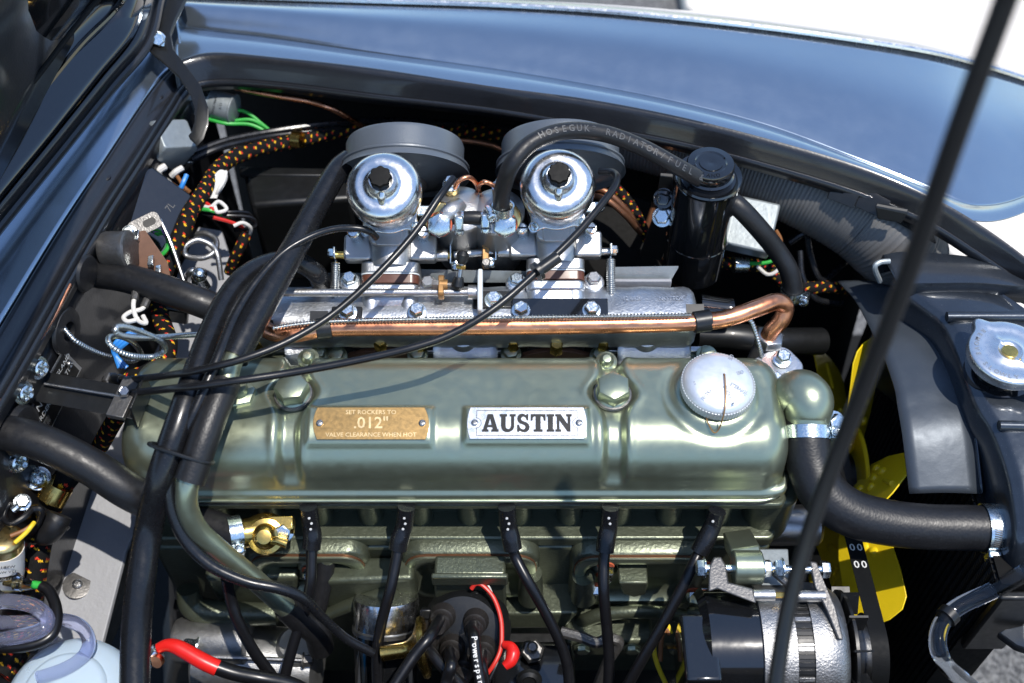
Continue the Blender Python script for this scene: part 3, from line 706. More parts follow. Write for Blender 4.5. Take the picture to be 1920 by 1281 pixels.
mb.tube([cc + V((.004, .006, -.001)), cc + V((.004, .0, .002)), cc + V((.003, -.018, .0)), cc + V((.001, -.034, -.006)), cc + V((-.002, -.041, -.026)), cc + V((-.007, -.043, -.030)), cc + V((-.0125, -.036, -.024)), cc + V((-.014, -.030, -.022))], .0007, 6, 8); part(CAP, 'wire', mb, 'rusty')
mb = MB(); mb.lathe(cc + V((.004, .004, -.002)), up, [(.0022, 0), (.002, .0015), (0, .002)], 12); part(CAP, 'wire_hole', mb, 'ink')
# ================================================================ inlet side: manifold, carburettors, filters
XA = V((1, 0, 0))
TH = rad(26); AV = V((0, -math.sin(TH), math.cos(TH))); BVv = V((0, -math.cos(TH), -math.sin(TH)))
C1, C2 = P(717, 345, .13), P(1047, 338, .13)
def rr_poly(c, ex, ey, hx, hy, r, n=5):
    out = []
    for sx, sy, a0 in ((1, 1, 0), (-1, 1, 90), (-1, -1, 180), (1, -1, 270)):
        for k in range(n + 1):
            a = rad(a0 + 90 * k / n); out.append(c + ex * (sx * (hx - r) + r * math.cos(a)) + ey * (sy * (hy - r) + r * math.sin(a)))
    return out
MAN = thing('inlet_manifold', 'long cast aluminium inlet manifold behind the rocker cover', 'manifold', V((-.03, .04, Z0 - .07)))
ml = .0
lx0, lx1 = P(470, 590, -.01).x, P(1303, 575, -.01).x
yc, zc = .046, Z0 - .017
def log_ring(x, k=1.0):
    out = []
    for i in range(28):
        a = 2 * math.pi * i / 28; c, s = math.cos(a), math.sin(a)
        out.append(V((x, yc + .030 * k * math.copysign(abs(c) ** .6, c), zc + .025 * k * math.copysign(abs(s) ** .6, s))))
    return out
xs = [lx0, lx0 + .002, lx0 + .006] + [lx0 + .012 + (lx1 - lx0 - .024) * i / 30 for i in range(31)] + [lx1 - .006, lx1 - .002, lx1]
ks = [.6, .82, .95] + [1 + .02 * math.sin(i * 1.9) for i in range(31)] + [.95, .82, .6]
mb = MB(); mb.grid([log_ring(x, k) for x, k in zip(xs, ks)], wrap=True); n_ = len(xs); mb.f.append(tuple(range(28))); mb.f.append(tuple((n_ - 1) * 28 + k for k in range(28)))
part(MAN, 'plenum', mb, 'manifold_alu', angle=60)
for C in (C1, C2):                                   # pedestals under the carburettors
    f = C - AV * .102 + BVv * .079
    mb = MB(); mb.prism(rr_poly(f, XA, AV, .0305, .021, .009), BVv * .011); part(MAN, 'pedestal_flange', mb, 'cast_alu', bevel=.0025, seg=3)
    mb = MB(); sec = []
    for k in range(7):
        t = k / 6; c = (f + BVv * .010).lerp(V((C.x, yc - .012, zc + .004)), t); e = AV.lerp(V((0, .3, 1)), t).normalized()
        sec.append(rr_poly(c, XA, e, .028 - .003 * math.sin(t * 3.1), .018 + .002 * t, .010))
    mb.grid(sec, wrap=True); part(MAN, 'pedestal', mb, 'manifold_alu', angle=70)
    for s in (-1, 1):
        mb = MB(); c = f + XA * s * .0195 + AV * .008; mb.tube([c, c + BVv * .02, c + BVv * .034 + V((0, 0, -.006)), c + BVv * .042 + V((0, 0, -.02))], [.0105, .011, .0105, .006], 14, 5); part(MAN, 'boss', mb, 'manifold_alu')
# runners and flanges down to the head
for u0, u1 in ((500, 640), (775, 972), (1117, 1330)):
    a, b = P(u0, 655, -.048), P(u1, 655, -.048)
    mb = MB(); mb.prism(rr_poly(V(((a.x + b.x) / 2, a.y + .004, Z0 - .060)), XA, V((0, 0, 1)), (b.x - a.x) / 2, .013, .005), V((0, -.0075, 0))); part(MAN, 'port_flange', mb, 'cast_alu', bevel=.0012)
    mid = (a.x + b.x) / 2; w_ = (b.x - a.x) / 2 - .022
    mb = MB(); mb.grid([rr_poly(V((mid, yc - .018 - .022 * k / 5, zc - .006 - .036 * (k / 5) ** 1.3)), XA, V((0, .5 + .5 * k / 5, 1 - .3 * k / 5)).normalized(), w_, .016, .009) for k in range(6)], wrap=True); part(MAN, 'runner', mb, 'manifold_alu', angle=70)
for u in (868, 1212):
    p = P(u, 628, -.026); mb = MB(); mb.lathe(p, V((0, -.35, .94)), [(.017, -.016), (.0165, -.004), (.0145, .003), (.011, .0045), (.008, .003), (0, .002)], 28); part(MAN, 'core_plug', mb, 'cast_alu')
mb = MB()
for w_, u in (('12 6820', 1185), ('NOTTOB', 1258)):
    p = P(u, 563, .006); put_text(mb, w_, V((p.x, p.y, zc + .0258)), XA, V((0, 1, .05)), .0072, .02, .85)
part(MAN, 'cast_numbers', mb, 'cast_alu')
top = lambda u, v: V((P(u, v, .01).x, P(u, v, .01).y, zc + .0235))
for u, v, m in ((656, 520, 'zinc'), (803, 528, 'steel'), (969, 522, 'zinc'), (1113, 520, 'steel')):
    p = P(u, v + 6, .012); mb = MB(); mb.lathe(p - V((0, 0, .02)), V((0, 0, 1)), [(.012, 0), (.0115, .018), (.009, .0195), (0, .02)], 20); part(MAN, 'boss', mb, 'cast_alu'); bolt(MAN, p, V((0, -.2, 1)), .0075, .008, m, rot=random.random())
for u, v in ((652, 586), (782, 585), (926, 563), (977, 582), (1109, 582)):
    p = P(u, v, .012); mb = MB(); mb.lathe(p - V((0, -.004, .016)), V((0, -.25, 1)), [(.0105, 0), (.010, .0135), (.0088, .0155), (0, .016)], 20); part(MAN, 'boss', mb, 'cast_alu'); bolt(MAN, p, V((0, -.25, 1)), .0078, .0085, 'zinc', rot=random.random())
for u, v in ((715, 642), (790, 640), (962, 640), (1043, 648), (1130, 640), (485, 640)):
    mb = MB(); p = P(u, v + 10, -.036); mb.hexa(p, V((0, -.1, 1)), .0075, .014, rot=random.random()); part(MAN, 'brass_nut', mb, 'brass')
for u in (715, 1043):
    a = P(u, 664, -.05); mb = MB(); mb.prism([a + V((x, .0, z)) for x, z in ((-.040, -.022), (-.036, -.004), (-.018, .003), (0, .006), (.018, .003), (.036, -.004), (.040, -.022))], V((0, .006, 0))); part(MAN, 'exhaust_gasket', mb, 'brown_board', bevel=.001)
    mb = MB(); mb.grid([rr_poly(V((a.x, .026 + .03 * k / 3, Z0 - .048 - .004 * k)), XA, V((0, 0, 1)), .030, .018, .008) for k in range(4)], wrap=True); part(MAN, 'exhaust_runner', mb, 'dark_steel')
# black strap across the plenum
mb = MB(); a, b = P(960, 580, .012), P(1140, 580, .012); mb.box((a + b) / 2, XA * ((b.x - a.x) / 2), V((0, .0115, .003)), V((0, -.0004, .0016))); part(MAN, 'strap', mb, 'black_gloss', bevel=.001)
mb = MB(); a = P(925, 563, .010); mb.box(a, XA * .021, V((0, .010, .002)), V((0, 0, .0016))); part(MAN, 'strap', mb, 'black_satin', bevel=.004)
mb = MB(); a = P(650, 592, .008); mb.box(a, XA * .016, V((0, .010, .002)), V((0, 0, .0016))); part(MAN, 'strap', mb, 'black_satin', bevel=.002)

def carburettor(C, label, side, name='carburettor'):
    T = thing(name, label, 'carburettor', C - AV * .12, 'pair of carburettors')
    R = .0378
    mb = MB(); mb.lathe(C, AV, [(.0285, -.064), (.0290, -.040), (.0305, -.034), (.0345, -.031), (R - .0008, -.029), (R, -.023), (R, -.015), (R - .0008, -.0105), (R - .003, -.0060), (R - .0065, -.0025), (R - .011, -.0008), (.024, -.0004), (.0205, -.0004), (.0175, .0004), (.0150, .0026), (.0132, .0065), (.0120, .0125), (0, .0125)], 56); part(T, 'dashpot', mb, 'polished', angle=40)
    # damper cap: eight-lobed black knob
    mb = MB(); x_, y_, z_ = basis(AV); rows = []
    for r, t in ((.0085, .012), (.0108, .013), (.0108, .020), (.0095, .022), (.0045, .0222)):
        rows.append([C + AV * t + (x_ * math.cos(a) + y_ * math.sin(a)) * (r * (1 + .06 * math.cos(8 * a))) for a in [2 * math.pi * k / 64 for k in range(64)]])
    mb.grid(rows, wrap=True); mb.f.append(tuple(4 * 64 + k for k in range(64))); part(T, 'damper_cap', mb, 'knob', angle=30)
    # oil boss moulded on the dashpot
    mb = MB(); q = C + AV * .006 + BVv * .009; mb.tube([q, q + BVv * .006 - AV * .003, q + BVv * .011 - AV * .008], [.0052, .005, .003], 12, 4); part(T, 'moulded_rib', mb, 'polished')
    # suction chamber flange with three ears
    f = C - AV * .066; pts = []
    for k in range(72):
        a = 2 * math.pi * k / 72; r = .0320 + .0105 * max(0, math.cos(1.5 * (a - math.pi / 2 - .35 * side))) ** 10 * 1.0
        r = .0320 + sum(.0115 * math.exp(-(((a - a0 + math.pi) % (2 * math.pi) - math.pi) / .17) ** 2) for a0 in (rad(232), rad(318), rad(75)))
        pts.append(f + XA * (r * math.cos(a)) - BVv * (r * math.sin(a)))
    mb = MB(); mb.prism(pts, AV * .007); part(T, 'chamber_flange', mb, 'polished', bevel=.0012)
    for a in (232, 318, 75): screw(T, f + AV * .007 + (XA * math.cos(rad(a)) - BVv * math.sin(rad(a))) * .037, AV, .0048, .004, 'zinc', slot=True, rot=random.random() * 3, washer=1.2)
    # body casting round the bore
    g = C - AV * .098
    mb = MB(); mb.lathe(g + BVv * .060, -BVv, [(.024, 0), (.0255, .01), (.0265, .03), (.028, .045), (.030, .060), (.031, .095), (.033, .098), (.033, .104)], 40); part(T, 'throat', mb, 'alu', angle=50)
    mb = MB(); mb.lathe(C - AV * .100, AV, [(.029, 0), (.0305, .010), (.031, .030), (.0305, .035)], 40); part(T, 'piston_guide', mb, 'alu', angle=50)
    mb = MB(); mb.prism(rr_poly(g + BVv * .008 + AV * .021, XA, BVv, .021, .034, .008), AV * .012); part(T, 'bridge', mb, 'alu', bevel=.003, seg=3)
    mb = MB(); mb.prism(rr_poly(g + BVv * .026 + AV * .032, XA, BVv, .014, .017, .004), AV * .0018); part(T, 'cast_pad', mb, 'alu', bevel=.0012)
    mb = MB(); mb.prism(rr_poly(C - AV * .102 + BVv * .055, XA, AV, .0305, .021, .009), BVv * .0125); part(T, 'mounting_flange', mb, 'alu', bevel=.0015)
    mb = MB(); mb.prism(rr_poly(C - AV * .102 + BVv * .0690, XA, AV, .0302, .0205, .009), BVv * .0095); part(T, 'insulator_block', mb, 'resin', bevel=.0006)
    mb = MB(); mb.prism(rr_poly(C - AV * .102 + BVv * .0677, XA, AV, .0306, .0212, .009), BVv * .0012); part(T, 'gasket', mb, 'nylon')
    for s in (-1, 1):
        mb = MB(); mb.prism(rr_poly(g + XA * s * .034 + BVv * .040, XA, BVv, .0145, .014, .004), AV * .018); part(T, 'spindle_boss', mb, 'alu', bevel=.0025)
        q = g + XA * (s * .021) + AV * .0035 + BVv * .054
        mb = MB(); mb.hexa(q - BVv * .000, -BVv, .0075, .008, rot=.5); part(T, 'stud_nut', mb, 'zinc')
        mb = MB(); mb.lathe(q, -BVv, [(.0035, .006), (.0035, .014), (.002, .0155)], 12); part(T, 'stud', mb, 'rusty')
        q = g + XA * (s * .034) + BVv * .030 + AV * .018
        mb = MB(); mb.lathe(q, AV + XA * s * .1, [(.0062, -.004), (.0062, .012), (.0066, .013), (.0066, .019), (.005, .021), (0, .021)], 20); part(T, 'adjusting_screw', mb, 'zinc')
        mb = MB(); mb.box(q + AV * .0212 + XA * s * .002, XA * .0055, BVv * .0007, AV * .0006); part(T, 'screw_slot', mb, 'ink')
    # throttle spindle
    sp = g + BVv * .046 + AV * .007
    mb = MB(); mb.tube([sp - XA * .064, sp + XA * .064], .0043, 14, 1); part(T, 'spindle', mb, 'brass' if side < 0 else 'steel')
    mb = MB(); mb.tube([sp + XA * (-side) * .047, sp + XA * (-side) * .060], .0068, 14, 1); part(T, 'spindle_bush', mb, 'steel')
    # return spring
    u = XA * (side * .058); a0 = sp + u; a1 = a0 + BVv * .078 - AV * .006
    mb = MB(); mb.tube([a0 + BVv * .008, a0.lerp(a1, .5), a1], .0052, 12, 8, ring=(.0022, .0012)); o = part(T, 'return_spring', mb, 'spring')
    for p0, p1 in ((a0 - BVv * .003, a0 + BVv * .010), (a1 - BVv * .002, a1 + BVv * .010)):
        mb = MB(); mb.tube([p0, p1], .0011, 8, 2); part(o, 'hook', mb, 'spring')
    mb = MB(); mb.box(a0 + AV * .003, XA * .0012, BVv * .006, AV * .010); part(T, 'spring_lever', mb, 'zinc', bevel=.001)
    mb = MB(); mb.hexa(a0 + AV * .008, XA * side, .0045, .007); part(T, 'lever_bolt', mb, 'zinc')
    # choke lever on the inner side
    q = sp - XA * side * .062
    mb = MB(); mb.prism([q + XA * 0 + BVv * b + AV * a for b, a in ((.010, -.004), (.010, .004), (-.022, .012), (-.028, .010), (-.028, .004), (-.012, -.004))], XA * -side * .0014); part(T, 'choke_lever', mb, 'zinc', bevel=.0004)
    mb = MB(); mb.tube([q + BVv * .008 - XA * side * .006, q + BVv * .016 - XA * side * .007], .0055, 14, 1); part(T, 'trunnion', mb, 'zinc')
    screw(T, q + BVv * .014 - XA * side * .006 + AV * .005, AV, .004, .003, 'zinc')
    # link bracket at the top right and small clamp screws
    q = g + XA * .034 + AV * .030 + BVv * .006
    mb = MB(); mb.box(q, XA * .010, BVv * .006, AV * .006); part(T, 'needle_clamp', mb, 'zinc', bevel=.002)
    screw(T, q + XA * .012 + AV * .002, AV, .0048, .006, 'zinc', slot=True)
    return T, sp
K1, SP1 = carburettor(C1, 'polished round topped carburettor nearer the bulkhead, under the left air filter', -1)
K2, SP2 = carburettor(C2, 'polished round topped carburettor nearer the radiator, under the lettered fuel hose', 1)
mb = MB(); mb.tube([SP1 + XA * .066, SP2 - XA * .066], .0045, 14, 1); SHF = thing('throttle_link_shaft', 'thin steel throttle shaft joining the two carburettors', 'shaft', SP1 + XA * .1); part(SHF, 'rod', mb, 'steel')
for k in (.100,):
    q = SP1 + XA * k; mb = MB(); mb.prism(rr_poly(q - XA * .004, AV, BVv, .008, .014, .005), XA * .007); part(SHF, 'shaft_clamp', mb, 'rusty', bevel=.001)
    mb = MB(); mb.hexa(q - BVv * .012 + XA * .004, XA, .005, .010); part(SHF, 'clamp_nut', mb, 'rusty')
    mb = MB(); mb.hexa(q + BVv * .010 + XA * .0, AV, .005, .010); part(SHF, 'clamp_nut', mb, 'dark_steel')

# ball-jointed link from the shaft to the cross rod
LNK = thing('throttle_link', 'short black ball jointed throttle link between the carburettors', 'linkage', P(866, 540, .03))
a, b = P(868, 478, .055), P(858, 536, .03); d = (b - a)
for q, s in ((a, 1), (b, -1)):
    mb = MB(); e = q + d * (.28 * s); mb.tube([q - d.normalized() * .004 * s, q, q.lerp(e, .6), e], [.004, .0068, .0058, .0048], 14, 5); part(LNK, 'ball_socket', mb, 'black_satin')
mb = MB(); mb.tube([a, b], .0026, 10, 1); part(LNK, 'rod', mb, 'steel')
mb = MB(); q = a.lerp(b, .33); mb.hexa(q, d, .0055, .004); part(LNK, 'lock_nut', mb, 'brass')
# cross rod in front of the manifold
q0, q1 = P(506, 549, .022), P(885, 548, .022)
RODT = thing('throttle_cross_rod', 'long grey throttle rod lying along the manifold', 'rod', q0)
mb = MB(); mb.tube([q0, q1], .0040, 16, 1); part(RODT, 'rod', mb, 'alu')
mb = MB(); mb.tube([q1 - XA * .004, q1 + XA * .006], .0075, 18, 1); part(RODT, 'collar', mb, 'alu')
mb = MB(); q = P(822, 548, .022); mb.prism(rr_poly(q + V((0, .004, .003)), V((0, 1, .2)).normalized(), V((0, -.2, 1)).normalized(), .012, .0075, .004), XA * .006); part(RODT, 'lever', mb, 'rusty', bevel=.001)
q = P(832, 534, .028); mb = MB(); mb.hexa(q - XA * .012, XA, .0055, .008); part(RODT, 'lever_nut', mb, 'dark_steel')
mb = MB(); mb.tube([q - XA * .004, q + XA * .004], .0055, 14, 1); part(RODT, 'lever_spacer', mb, 'rusty')
mb = MB(); mb.tube([q - XA * .006, q + XA * .018], .0028, 12, 1); part(RODT, 'pivot', mb, 'dark_steel')
mb = MB(); q = P(896, 555, .02); mb.prism([q + V((0, y, z)) for y, z in ((-.020, -.016), (-.022, .004), (-.012, .012), (.010, .020), (.020, .020), (.022, .012), (.012, .002), (.006, -.012))], XA * .005); part(RODT, 'nylon_bracket', mb, 'nylon', bevel=.0015)

# ---- air filters
def air_filter(C, du, label, ghost=0):
    c = C - AV * .088 - BVv * .042 + XA * du; T = thing('air_filter', label, 'air filter', c - V((0, 0, .07)), 'pair of air filters')
    R = .0655; n = -BVv
    mb = MB(); mb.lathe(c, n, [(R - .006, .004), (R + .001, .0045), (R + .0032, .0062), (R + .0032, .0080), (R + .0005, .0095), (R - .0025, .0105), (R - .003, .012), (R - .0025, .030), (R - .004, .034), (R - .009, .036), (0, .036)], 64); part(T, 'can', mb, 'filter_grey', angle=40)
    mb = MB(); mb.lathe(c, n, [(.026, -.010), (.036, -.008), (.045, -.004), (R - .006, .002), (R + .001, .003), (R + .0035, .0000), (R + .004, -.002), (R + .0015, .0055), (0, .006)], 64); part(T, 'back_plate', mb, 'filter_grey', angle=40)
    mb = MB(); mb.lathe(c - n * .011 - XA * du, n, [(.020, -.002), (.036, -.002), (.037, 0), (.037, .004), (.030, .006)], 40); part(T, 'trumpet_flange', mb, 'alu')
    return T
air_filter(C1, .013, 'round grey air filter can behind the left carburettor')
air_filter(C2, .006, 'round grey air filter can half hidden behind the right carburettor')

# ---- float chambers with banjo unions and the joining hose
def float_chamber(u, v, bu, bv, label):
    c = P(u, v, .075); T = thing('float_chamber', label, 'float chamber', c - V((0, 0, .1)), 'pair of float chambers')
    mb = MB(); mb.lathe(c, V((0, -.15, 1)), [(.026, -.085), (.027, -.08), (.027, -.012), (.0285, -.010), (.0285, -.003), (.026, -.001), (.020, .003), (.010, .005), (0, .006)], 40); part(T, 'bowl', mb, 'alu', angle=50)
    mb = MB(); q = P(bu, bv, .07); mb.tube([c + V((0, 0, -.002)), (c + q) / 2 + V((0, 0, .004)), q + V((0, .012, -.004))], [.011, .011, .012], 16, 5); part(T, 'inlet_neck', mb, 'alu')
    n = (V((0, -.75, .62))).normalized()
    mb = MB(); mb.lathe(q + n * -.006 + V((0, .003, .005)), n, [(.012, -.008), (.0160, -.006), (.0168, 0), (.0160, .006), (.012, .008)], 28); part(T, 'banjo', mb, 'gold')
    mb = MB(); mb.lathe(q + n * .004, n, [(.0125, 0), (.0130, .0008), (.0125, .0018)], 28); part(T, 'fibre_washer', mb, 'red_fibre')
    mb = MB(); mb.hexa(q + n * .0055, n, .0130, .010, rot=.5, dome=.2); part(T, 'banjo_bolt', mb, 'zinc')
    return T, c, q
F1, f1, q1_ = float_chamber(862, 388, 825, 420, 'float chamber on the left carburettor, beside the short fuel hose')
F2, f2, q2_ = float_chamber(932, 392, 947, 420, 'float chamber on the right carburettor, where the long fuel hose joins')
for f, T, u, v in ((f1, F1, 846, 350), (f2, F2, 938, 355)):
    q = P(u, v, .088); mb = MB(); mb.lathe(q, V((0, -.2, 1)), [(.008, -.012), (.0085, -.004), (.0085, .002), (.006, .003)], 20); part(T, 'overflow_banjo', mb, 'gold'); bolt(T, q + V((0, 0, .003)), V((0, -.2, 1)), .007, .008, 'zinc')
SH = thing('fuel_link_hose', 'short black fuel hose joining the two float chambers', 'hose', (q1_ + q2_) / 2)
a, b = q1_ + V((.012, .004, .002)), q2_ + V((-.012, .004, .002)); mb = MB(); mb.tube([a, a.lerp(b, .5) + V((0, 0, .003)), b], .0072, 16, 6); part(SH, 'hose', mb, 'rubber')
clamp('hose_clamp', 'small zinc clamp at the left end of the short fuel hose', a + V((.008, 0, .001)), XA, .0074, V((.1, -.8, .4)), 'small fuel hose clamps', w_=.008)
clamp('hose_clamp', 'small zinc clamp at the right end of the short fuel hose', b + V((-.008, 0, .001)), XA, .0074, V((-.1, -.7, .5)), 'small fuel hose clamps', w_=.008)
LH = thing('fuel_hose', 'long black lettered fuel hose arching over the right carburettor', 'hose', q2_)
mb = MB(); pts = path((943, 402, .085), (940, 378, .10), (945, 345, .125), (962, 305, .15), (1000, 266, .16), (1060, 246, .16), (1130, 250, .15), (1200, 275, .135), (1262, 308, .12), (1310, 335, .10))
pp = mb.tube(pts, .0086, 20, 8); part(LH, 'hose', mb, 'rubber')
mb = MB(); text_on_path(mb, 'HOSEGUK* RADIATOR/FUEL & OIL HOSE-BS11', pp, .0086, .105, .0078, .0090, .02, squeeze=.95, side=.25); part(LH, 'lettering', mb, 'ink_grey')
clamp('hose_clamp', 'small zinc clamp at the foot of the lettered fuel hose', P(943, 392, .09), V((0, .2, 1)), .0100, V((-1, -.4, 0)), 'small fuel hose clamps', w_=.008)

# copper overflow pipes
def pipe(name, label, pts, r, mat, cat='pipe', group=None, n=12, res=8):
    mb = MB(); mb.tube(pts, r, n, res); return solo(name, label, cat, mb, mat, group)
pipe('overflow_pipe', 'thin copper overflow pipe arching up from the left float chamber', path((853, 352, .095), (862, 338, .105), (880, 333, .105), (893, 345, .09), (900, 368, .06), (905, 400, .0)), .0024, 'copper')
pipe('overflow_pipe', 'thin copper overflow pipe arching up from the right float chamber', path((932, 352, .095), (918, 344, .10), (905, 342, .10), (897, 352, .08), (897, 375, .04), (896, 410, -.02)), .0024, 'copper')
pipe('brake_pipe', 'bare copper pipe curving under the wing near the bonnet hinge', path((418, 148, .035), (450, 166, .035), (520, 180, .03), (580, 190, .025), (620, 203, .02), (655, 222, .0), (700, 250, -.04)), .0036, 'copper', )
pipe('brake_pipe', 'dull copper pipe running behind the two air filters', path((820, 262, -.02), (870, 264, -.02), (920, 272, -.03), (950, 285, -.04), (990, 300, -.06)), .0036, 'copper_dull')
for i, (lab, d) in enumerate((('upper of two copper pipes sloping behind the right carburettor', 0), ('lower of two copper pipes sloping behind the right carburettor', 14))):
    pipe('fuel_pipe', lab, path((1110, 352 + d, .0), (1140, 362 + d, .0), (1175, 395 + d * .8, -.02), (1202, 432 + d * .3, -.05), (1215, 420 + d, -.06), (1228, 380 + d, -.06)), .0038, 'copper_dull')
pipe('copper_drain', 'left thin copper drain pipe below the black canister', path((1235, 480, -.05), (1255, 512, -.09), (1275, 545, -.12)), .0032, 'copper_dull', cat='pipe')
pipe('copper_drain', 'right thin copper drain pipe below the black canister', path((1322, 470, -.03), (1305, 510, -.08), (1290, 550, -.12)), .0032, 'copper_dull', cat='pipe')

# heat shield behind the manifold
HS = thing('carburettor_heat_shield', 'pale green plated heat shield sheet behind the manifold', 'heat shield', P(900, 520, -.01))
for (u0, v0, u1, v1, u2, v2, u3, v3, h) in ((1150, 504, 1272, 502, 1258, 526, 1150, 526, .006), (785, 508, 1000, 512, 1000, 530, 785, 530, .004), (590, 515, 680, 515, 680, 532, 590, 532, .004)):
    mb = MB(); mb.prism([P(u0, v0, h), P(u1, v1, h), P(u2, v2, h - .012), P(u3, v3, h - .012)], V((0, .001, .0016))); part(HS, 'shield', mb, 'relay_grey', bevel=.002)
mb = MB(); mb.box(P(1200, 534, -.006), XA * .033, V((0, .002, 0)), V((0, 0, .008))); part(HS, 'shield_foot', mb, 'grey_panel', bevel=.001)

# ---- long copper heater pipe with a tight spring beside it
HP = thing('heater_pipe', 'long bright copper heater pipe along the inlet manifold', 'pipe', P(900, 612, .012))
pts = path((492, 612, .012), (510, 624, .014), (545, 628, .018), (590, 620, .020), (640, 614, .020), (900, 612, .020), (1180, 608, .020), (1300, 604, .020), (1360, 598, .022), (1420, 578, .024), (1455, 566, .022), (1472, 576, .012), (1466, 598, .0), (1448, 618, -.014), (1440, 632, -.024))
mb = MB(); mb.tube(pts, [.0085] * 4 + [.0092] * 3 + [.009] * 8, 24, 8); part(HP, 'tube', mb, 'copper_pipe')
for u0, u1 in ((594, 622), (1300, 1332)):
    a, b = P(u0, 618 if u0 < 700 else 605, .020), P(u1, 615 if u0 < 700 else 600, .020); mb = MB(); mb.tube([a, b], .0112, 20, 1); part(HP, 'sleeve', mb, 'black_satin', bevel=.0008)
    mb = MB(); mb.box(a + V((.002, .010, .007)), XA * .009, V((0, .006, .002)), V((0, 0, .001))); part(HP, 'clip_tab', mb, 'black_satin')
mb = MB(); q = P(1442, 634, -.026); mb.hexa(q - V((0, 0, .006)), V((.1, .15, 1)), .0165, .010); part(HP, 'union_nut', mb, 'steel', bevel=.001)
mb = MB(); mb.tube([q + V((0, 0, -.004)), q + V((-.012, -.014, -.045))], .0125, 18, 2); part(HP, 'union_body', mb, 'dark_steel')
SW = thing('spring_sheathed_capillary', 'tight steel spring sheath laid along the copper heater pipe', 'capillary tube', P(900, 600, .025))
mb = MB(); mb.tube(path((510, 616, .028), (560, 608, .031), (640, 602, .033), (820, 598, .034), (1000, 595, .034), (1180, 593, .034), (1296, 591, .034)), .0028, 8, 6, ring=(.0034, .0016)); part(SW, 'sheath', mb, 'spring', angle=80)
mb = MB(); mb.tube(path((1395, 596, .02), (1408, 602, .015), (1417, 625, .0), (1424, 650, -.015), (1428, 668, -.03)), .0028, 8, 6, ring=(.0034, .0012)); part(SW, 'sheath_end', mb, 'spring', angle=80)
pipe('water_hose', 'black rubber hose end on the left of the copper pipe', path((440, 588, -.0), (470, 596, .005), (495, 614, .012)), .0115, 'rubber', cat='hose')
# ================================================================ hoses and cables over the left end
def hose(name, label, pts, r, mat='rubber', cat='hose', group=None, n=20, res=8):
    mb = MB(); pp = mb.tube(pts, r, n, res); return solo(name, label, cat, mb, mat, group), pp
hose('heater_hose', 'thick black hose looping from the manifold down past the left end of the rocker cover', path((606, 540, .0), (592, 512, .025), (560, 492, .04), (515, 492, .05), (465, 515, .058), (425, 562, .06), (392, 632, .06), (362, 715, .055), (333, 800, .045), (303, 890, .02), (280, 985, -.03), (264, 1090, -.06), (255, 1190, -.09), (252, 1320, -.12)), [.0105, .0105, .0106, .0108, .011, .0115, .012, .0125, .0128, .013, .0133, .0136, .014, .014], 'rubber_smooth')
hose('breather_hose', 'thick black breather hose from the left air filter to the green pipe joint', path((655, 300, .085), (632, 322, .085), (595, 385, .08), (552, 465, .075), (505, 548, .07), (465, 620, .065), (438, 672, .06)), [.0118, .0122, .0128, .0132, .0138, .0142, .0145], 'rubber_smooth')
GPP = thing('breather_pipe', 'green painted metal breather pipe bending down the left end of the engine', 'pipe', P(420, 1040, -.1))
mb = MB(); mb.tube(path((440, 665, .062), (430, 690, .06), (424, 725, .055)), .0105, 20, 6); part(GPP, 'upper_tube', mb, 'green')
mb = MB(); mb.tube(path((360, 885, .024), (351, 915, .015), (352, 955, -.005), (372, 995, -.03), (415, 1035, -.06), (475, 1085, -.10), (548, 1150, -.15)), .0102, 24, 8); part(GPP, 'lower_tube', mb, 'green')
hose('breather_sleeve', 'black woven rubber sleeve joining the two green pipe sections', path((424, 716, .055), (405, 762, .05), (382, 825, .04), (355, 903, .02)), .0140, 'hose_weave')
hose('breather_end_hose', 'short black hose on the lower end of the green pipe', path((536, 1136, -.142), (562, 1162, -.165), (592, 1185, -.19), (602, 1215, -.22)), .0135, 'rubber')
hose('vacuum_pipe', 'thin black vacuum tube from the left carburettor down to the distributor', path((706, 446, .075), (692, 434, .085), (665, 428, .09), (625, 430, .09), (580, 445, .088), (530, 475, .085), (480, 530, .08), (440, 595, .075), (405, 680, .07), (368, 765, .055), (335, 835, .035), (318, 890, .02), (322, 950, -.005), (345, 1008, -.03), (392, 1058, -.05), (460, 1090, -.065), (525, 1104, -.075), (568, 1122, -.09), (605, 1158, -.12), (650, 1198, -.15), (700, 1225, -.17)), [.0036] * 6 + [.0045, .005, .0055] + [.006] * 6 + [.0058, .0056, .0052, .0048, .0045, .0045], 'rubber_smooth', 'tube', n=14)
# cable tie round the three
mb = MB(); c = P(340, 850, .033); pts = []; td_ = (P(303, 890, .02) - P(333, 800, .045)).normalized(); tx = (XA - td_ * td_.x).normalized(); ty = td_.cross(tx)
for k in range(25):
    a = 2 * math.pi * k / 24; pts.append(c + tx * (.030 * math.copysign(abs(math.cos(a)) ** .75, math.cos(a))) + ty * (.0165 * math.copysign(abs(math.sin(a)) ** .75, math.sin(a))))
mb.tube(pts, .0019, 8, 3); t_ = solo('cable_tie', 'black cable tie round the three hoses at the left end of the cover', 'cable tie', mb, 'black_satin')
hose('heater_hose', 'thick black hose from the bulkhead grommet towards the engine, below the voltage regulator', path((152, 510, .012), (178, 513, .014), (230, 520, .018), (300, 540, .02), (370, 565, .015), (430, 588, .0)), .0155, 'rubber')
hose('heater_hose', 'thick black hose crossing the grey panel from the lower left edge', path((-40, 800, .02), (20, 812, .02), (90, 835, .015), (170, 875, .0), (240, 920, -.02), (300, 950, -.05)), .0175, 'rubber')
mb = MB(); p = PF(158, 512, .001); mb.lathe(p, FN, [(.019, 0), (.020, .002), (.018, .005), (.0150, .006)], 28); solo('hose_grommet', 'black rubber grommet where the upper hose leaves the bulkhead', 'grommet', mb, 'rubber')
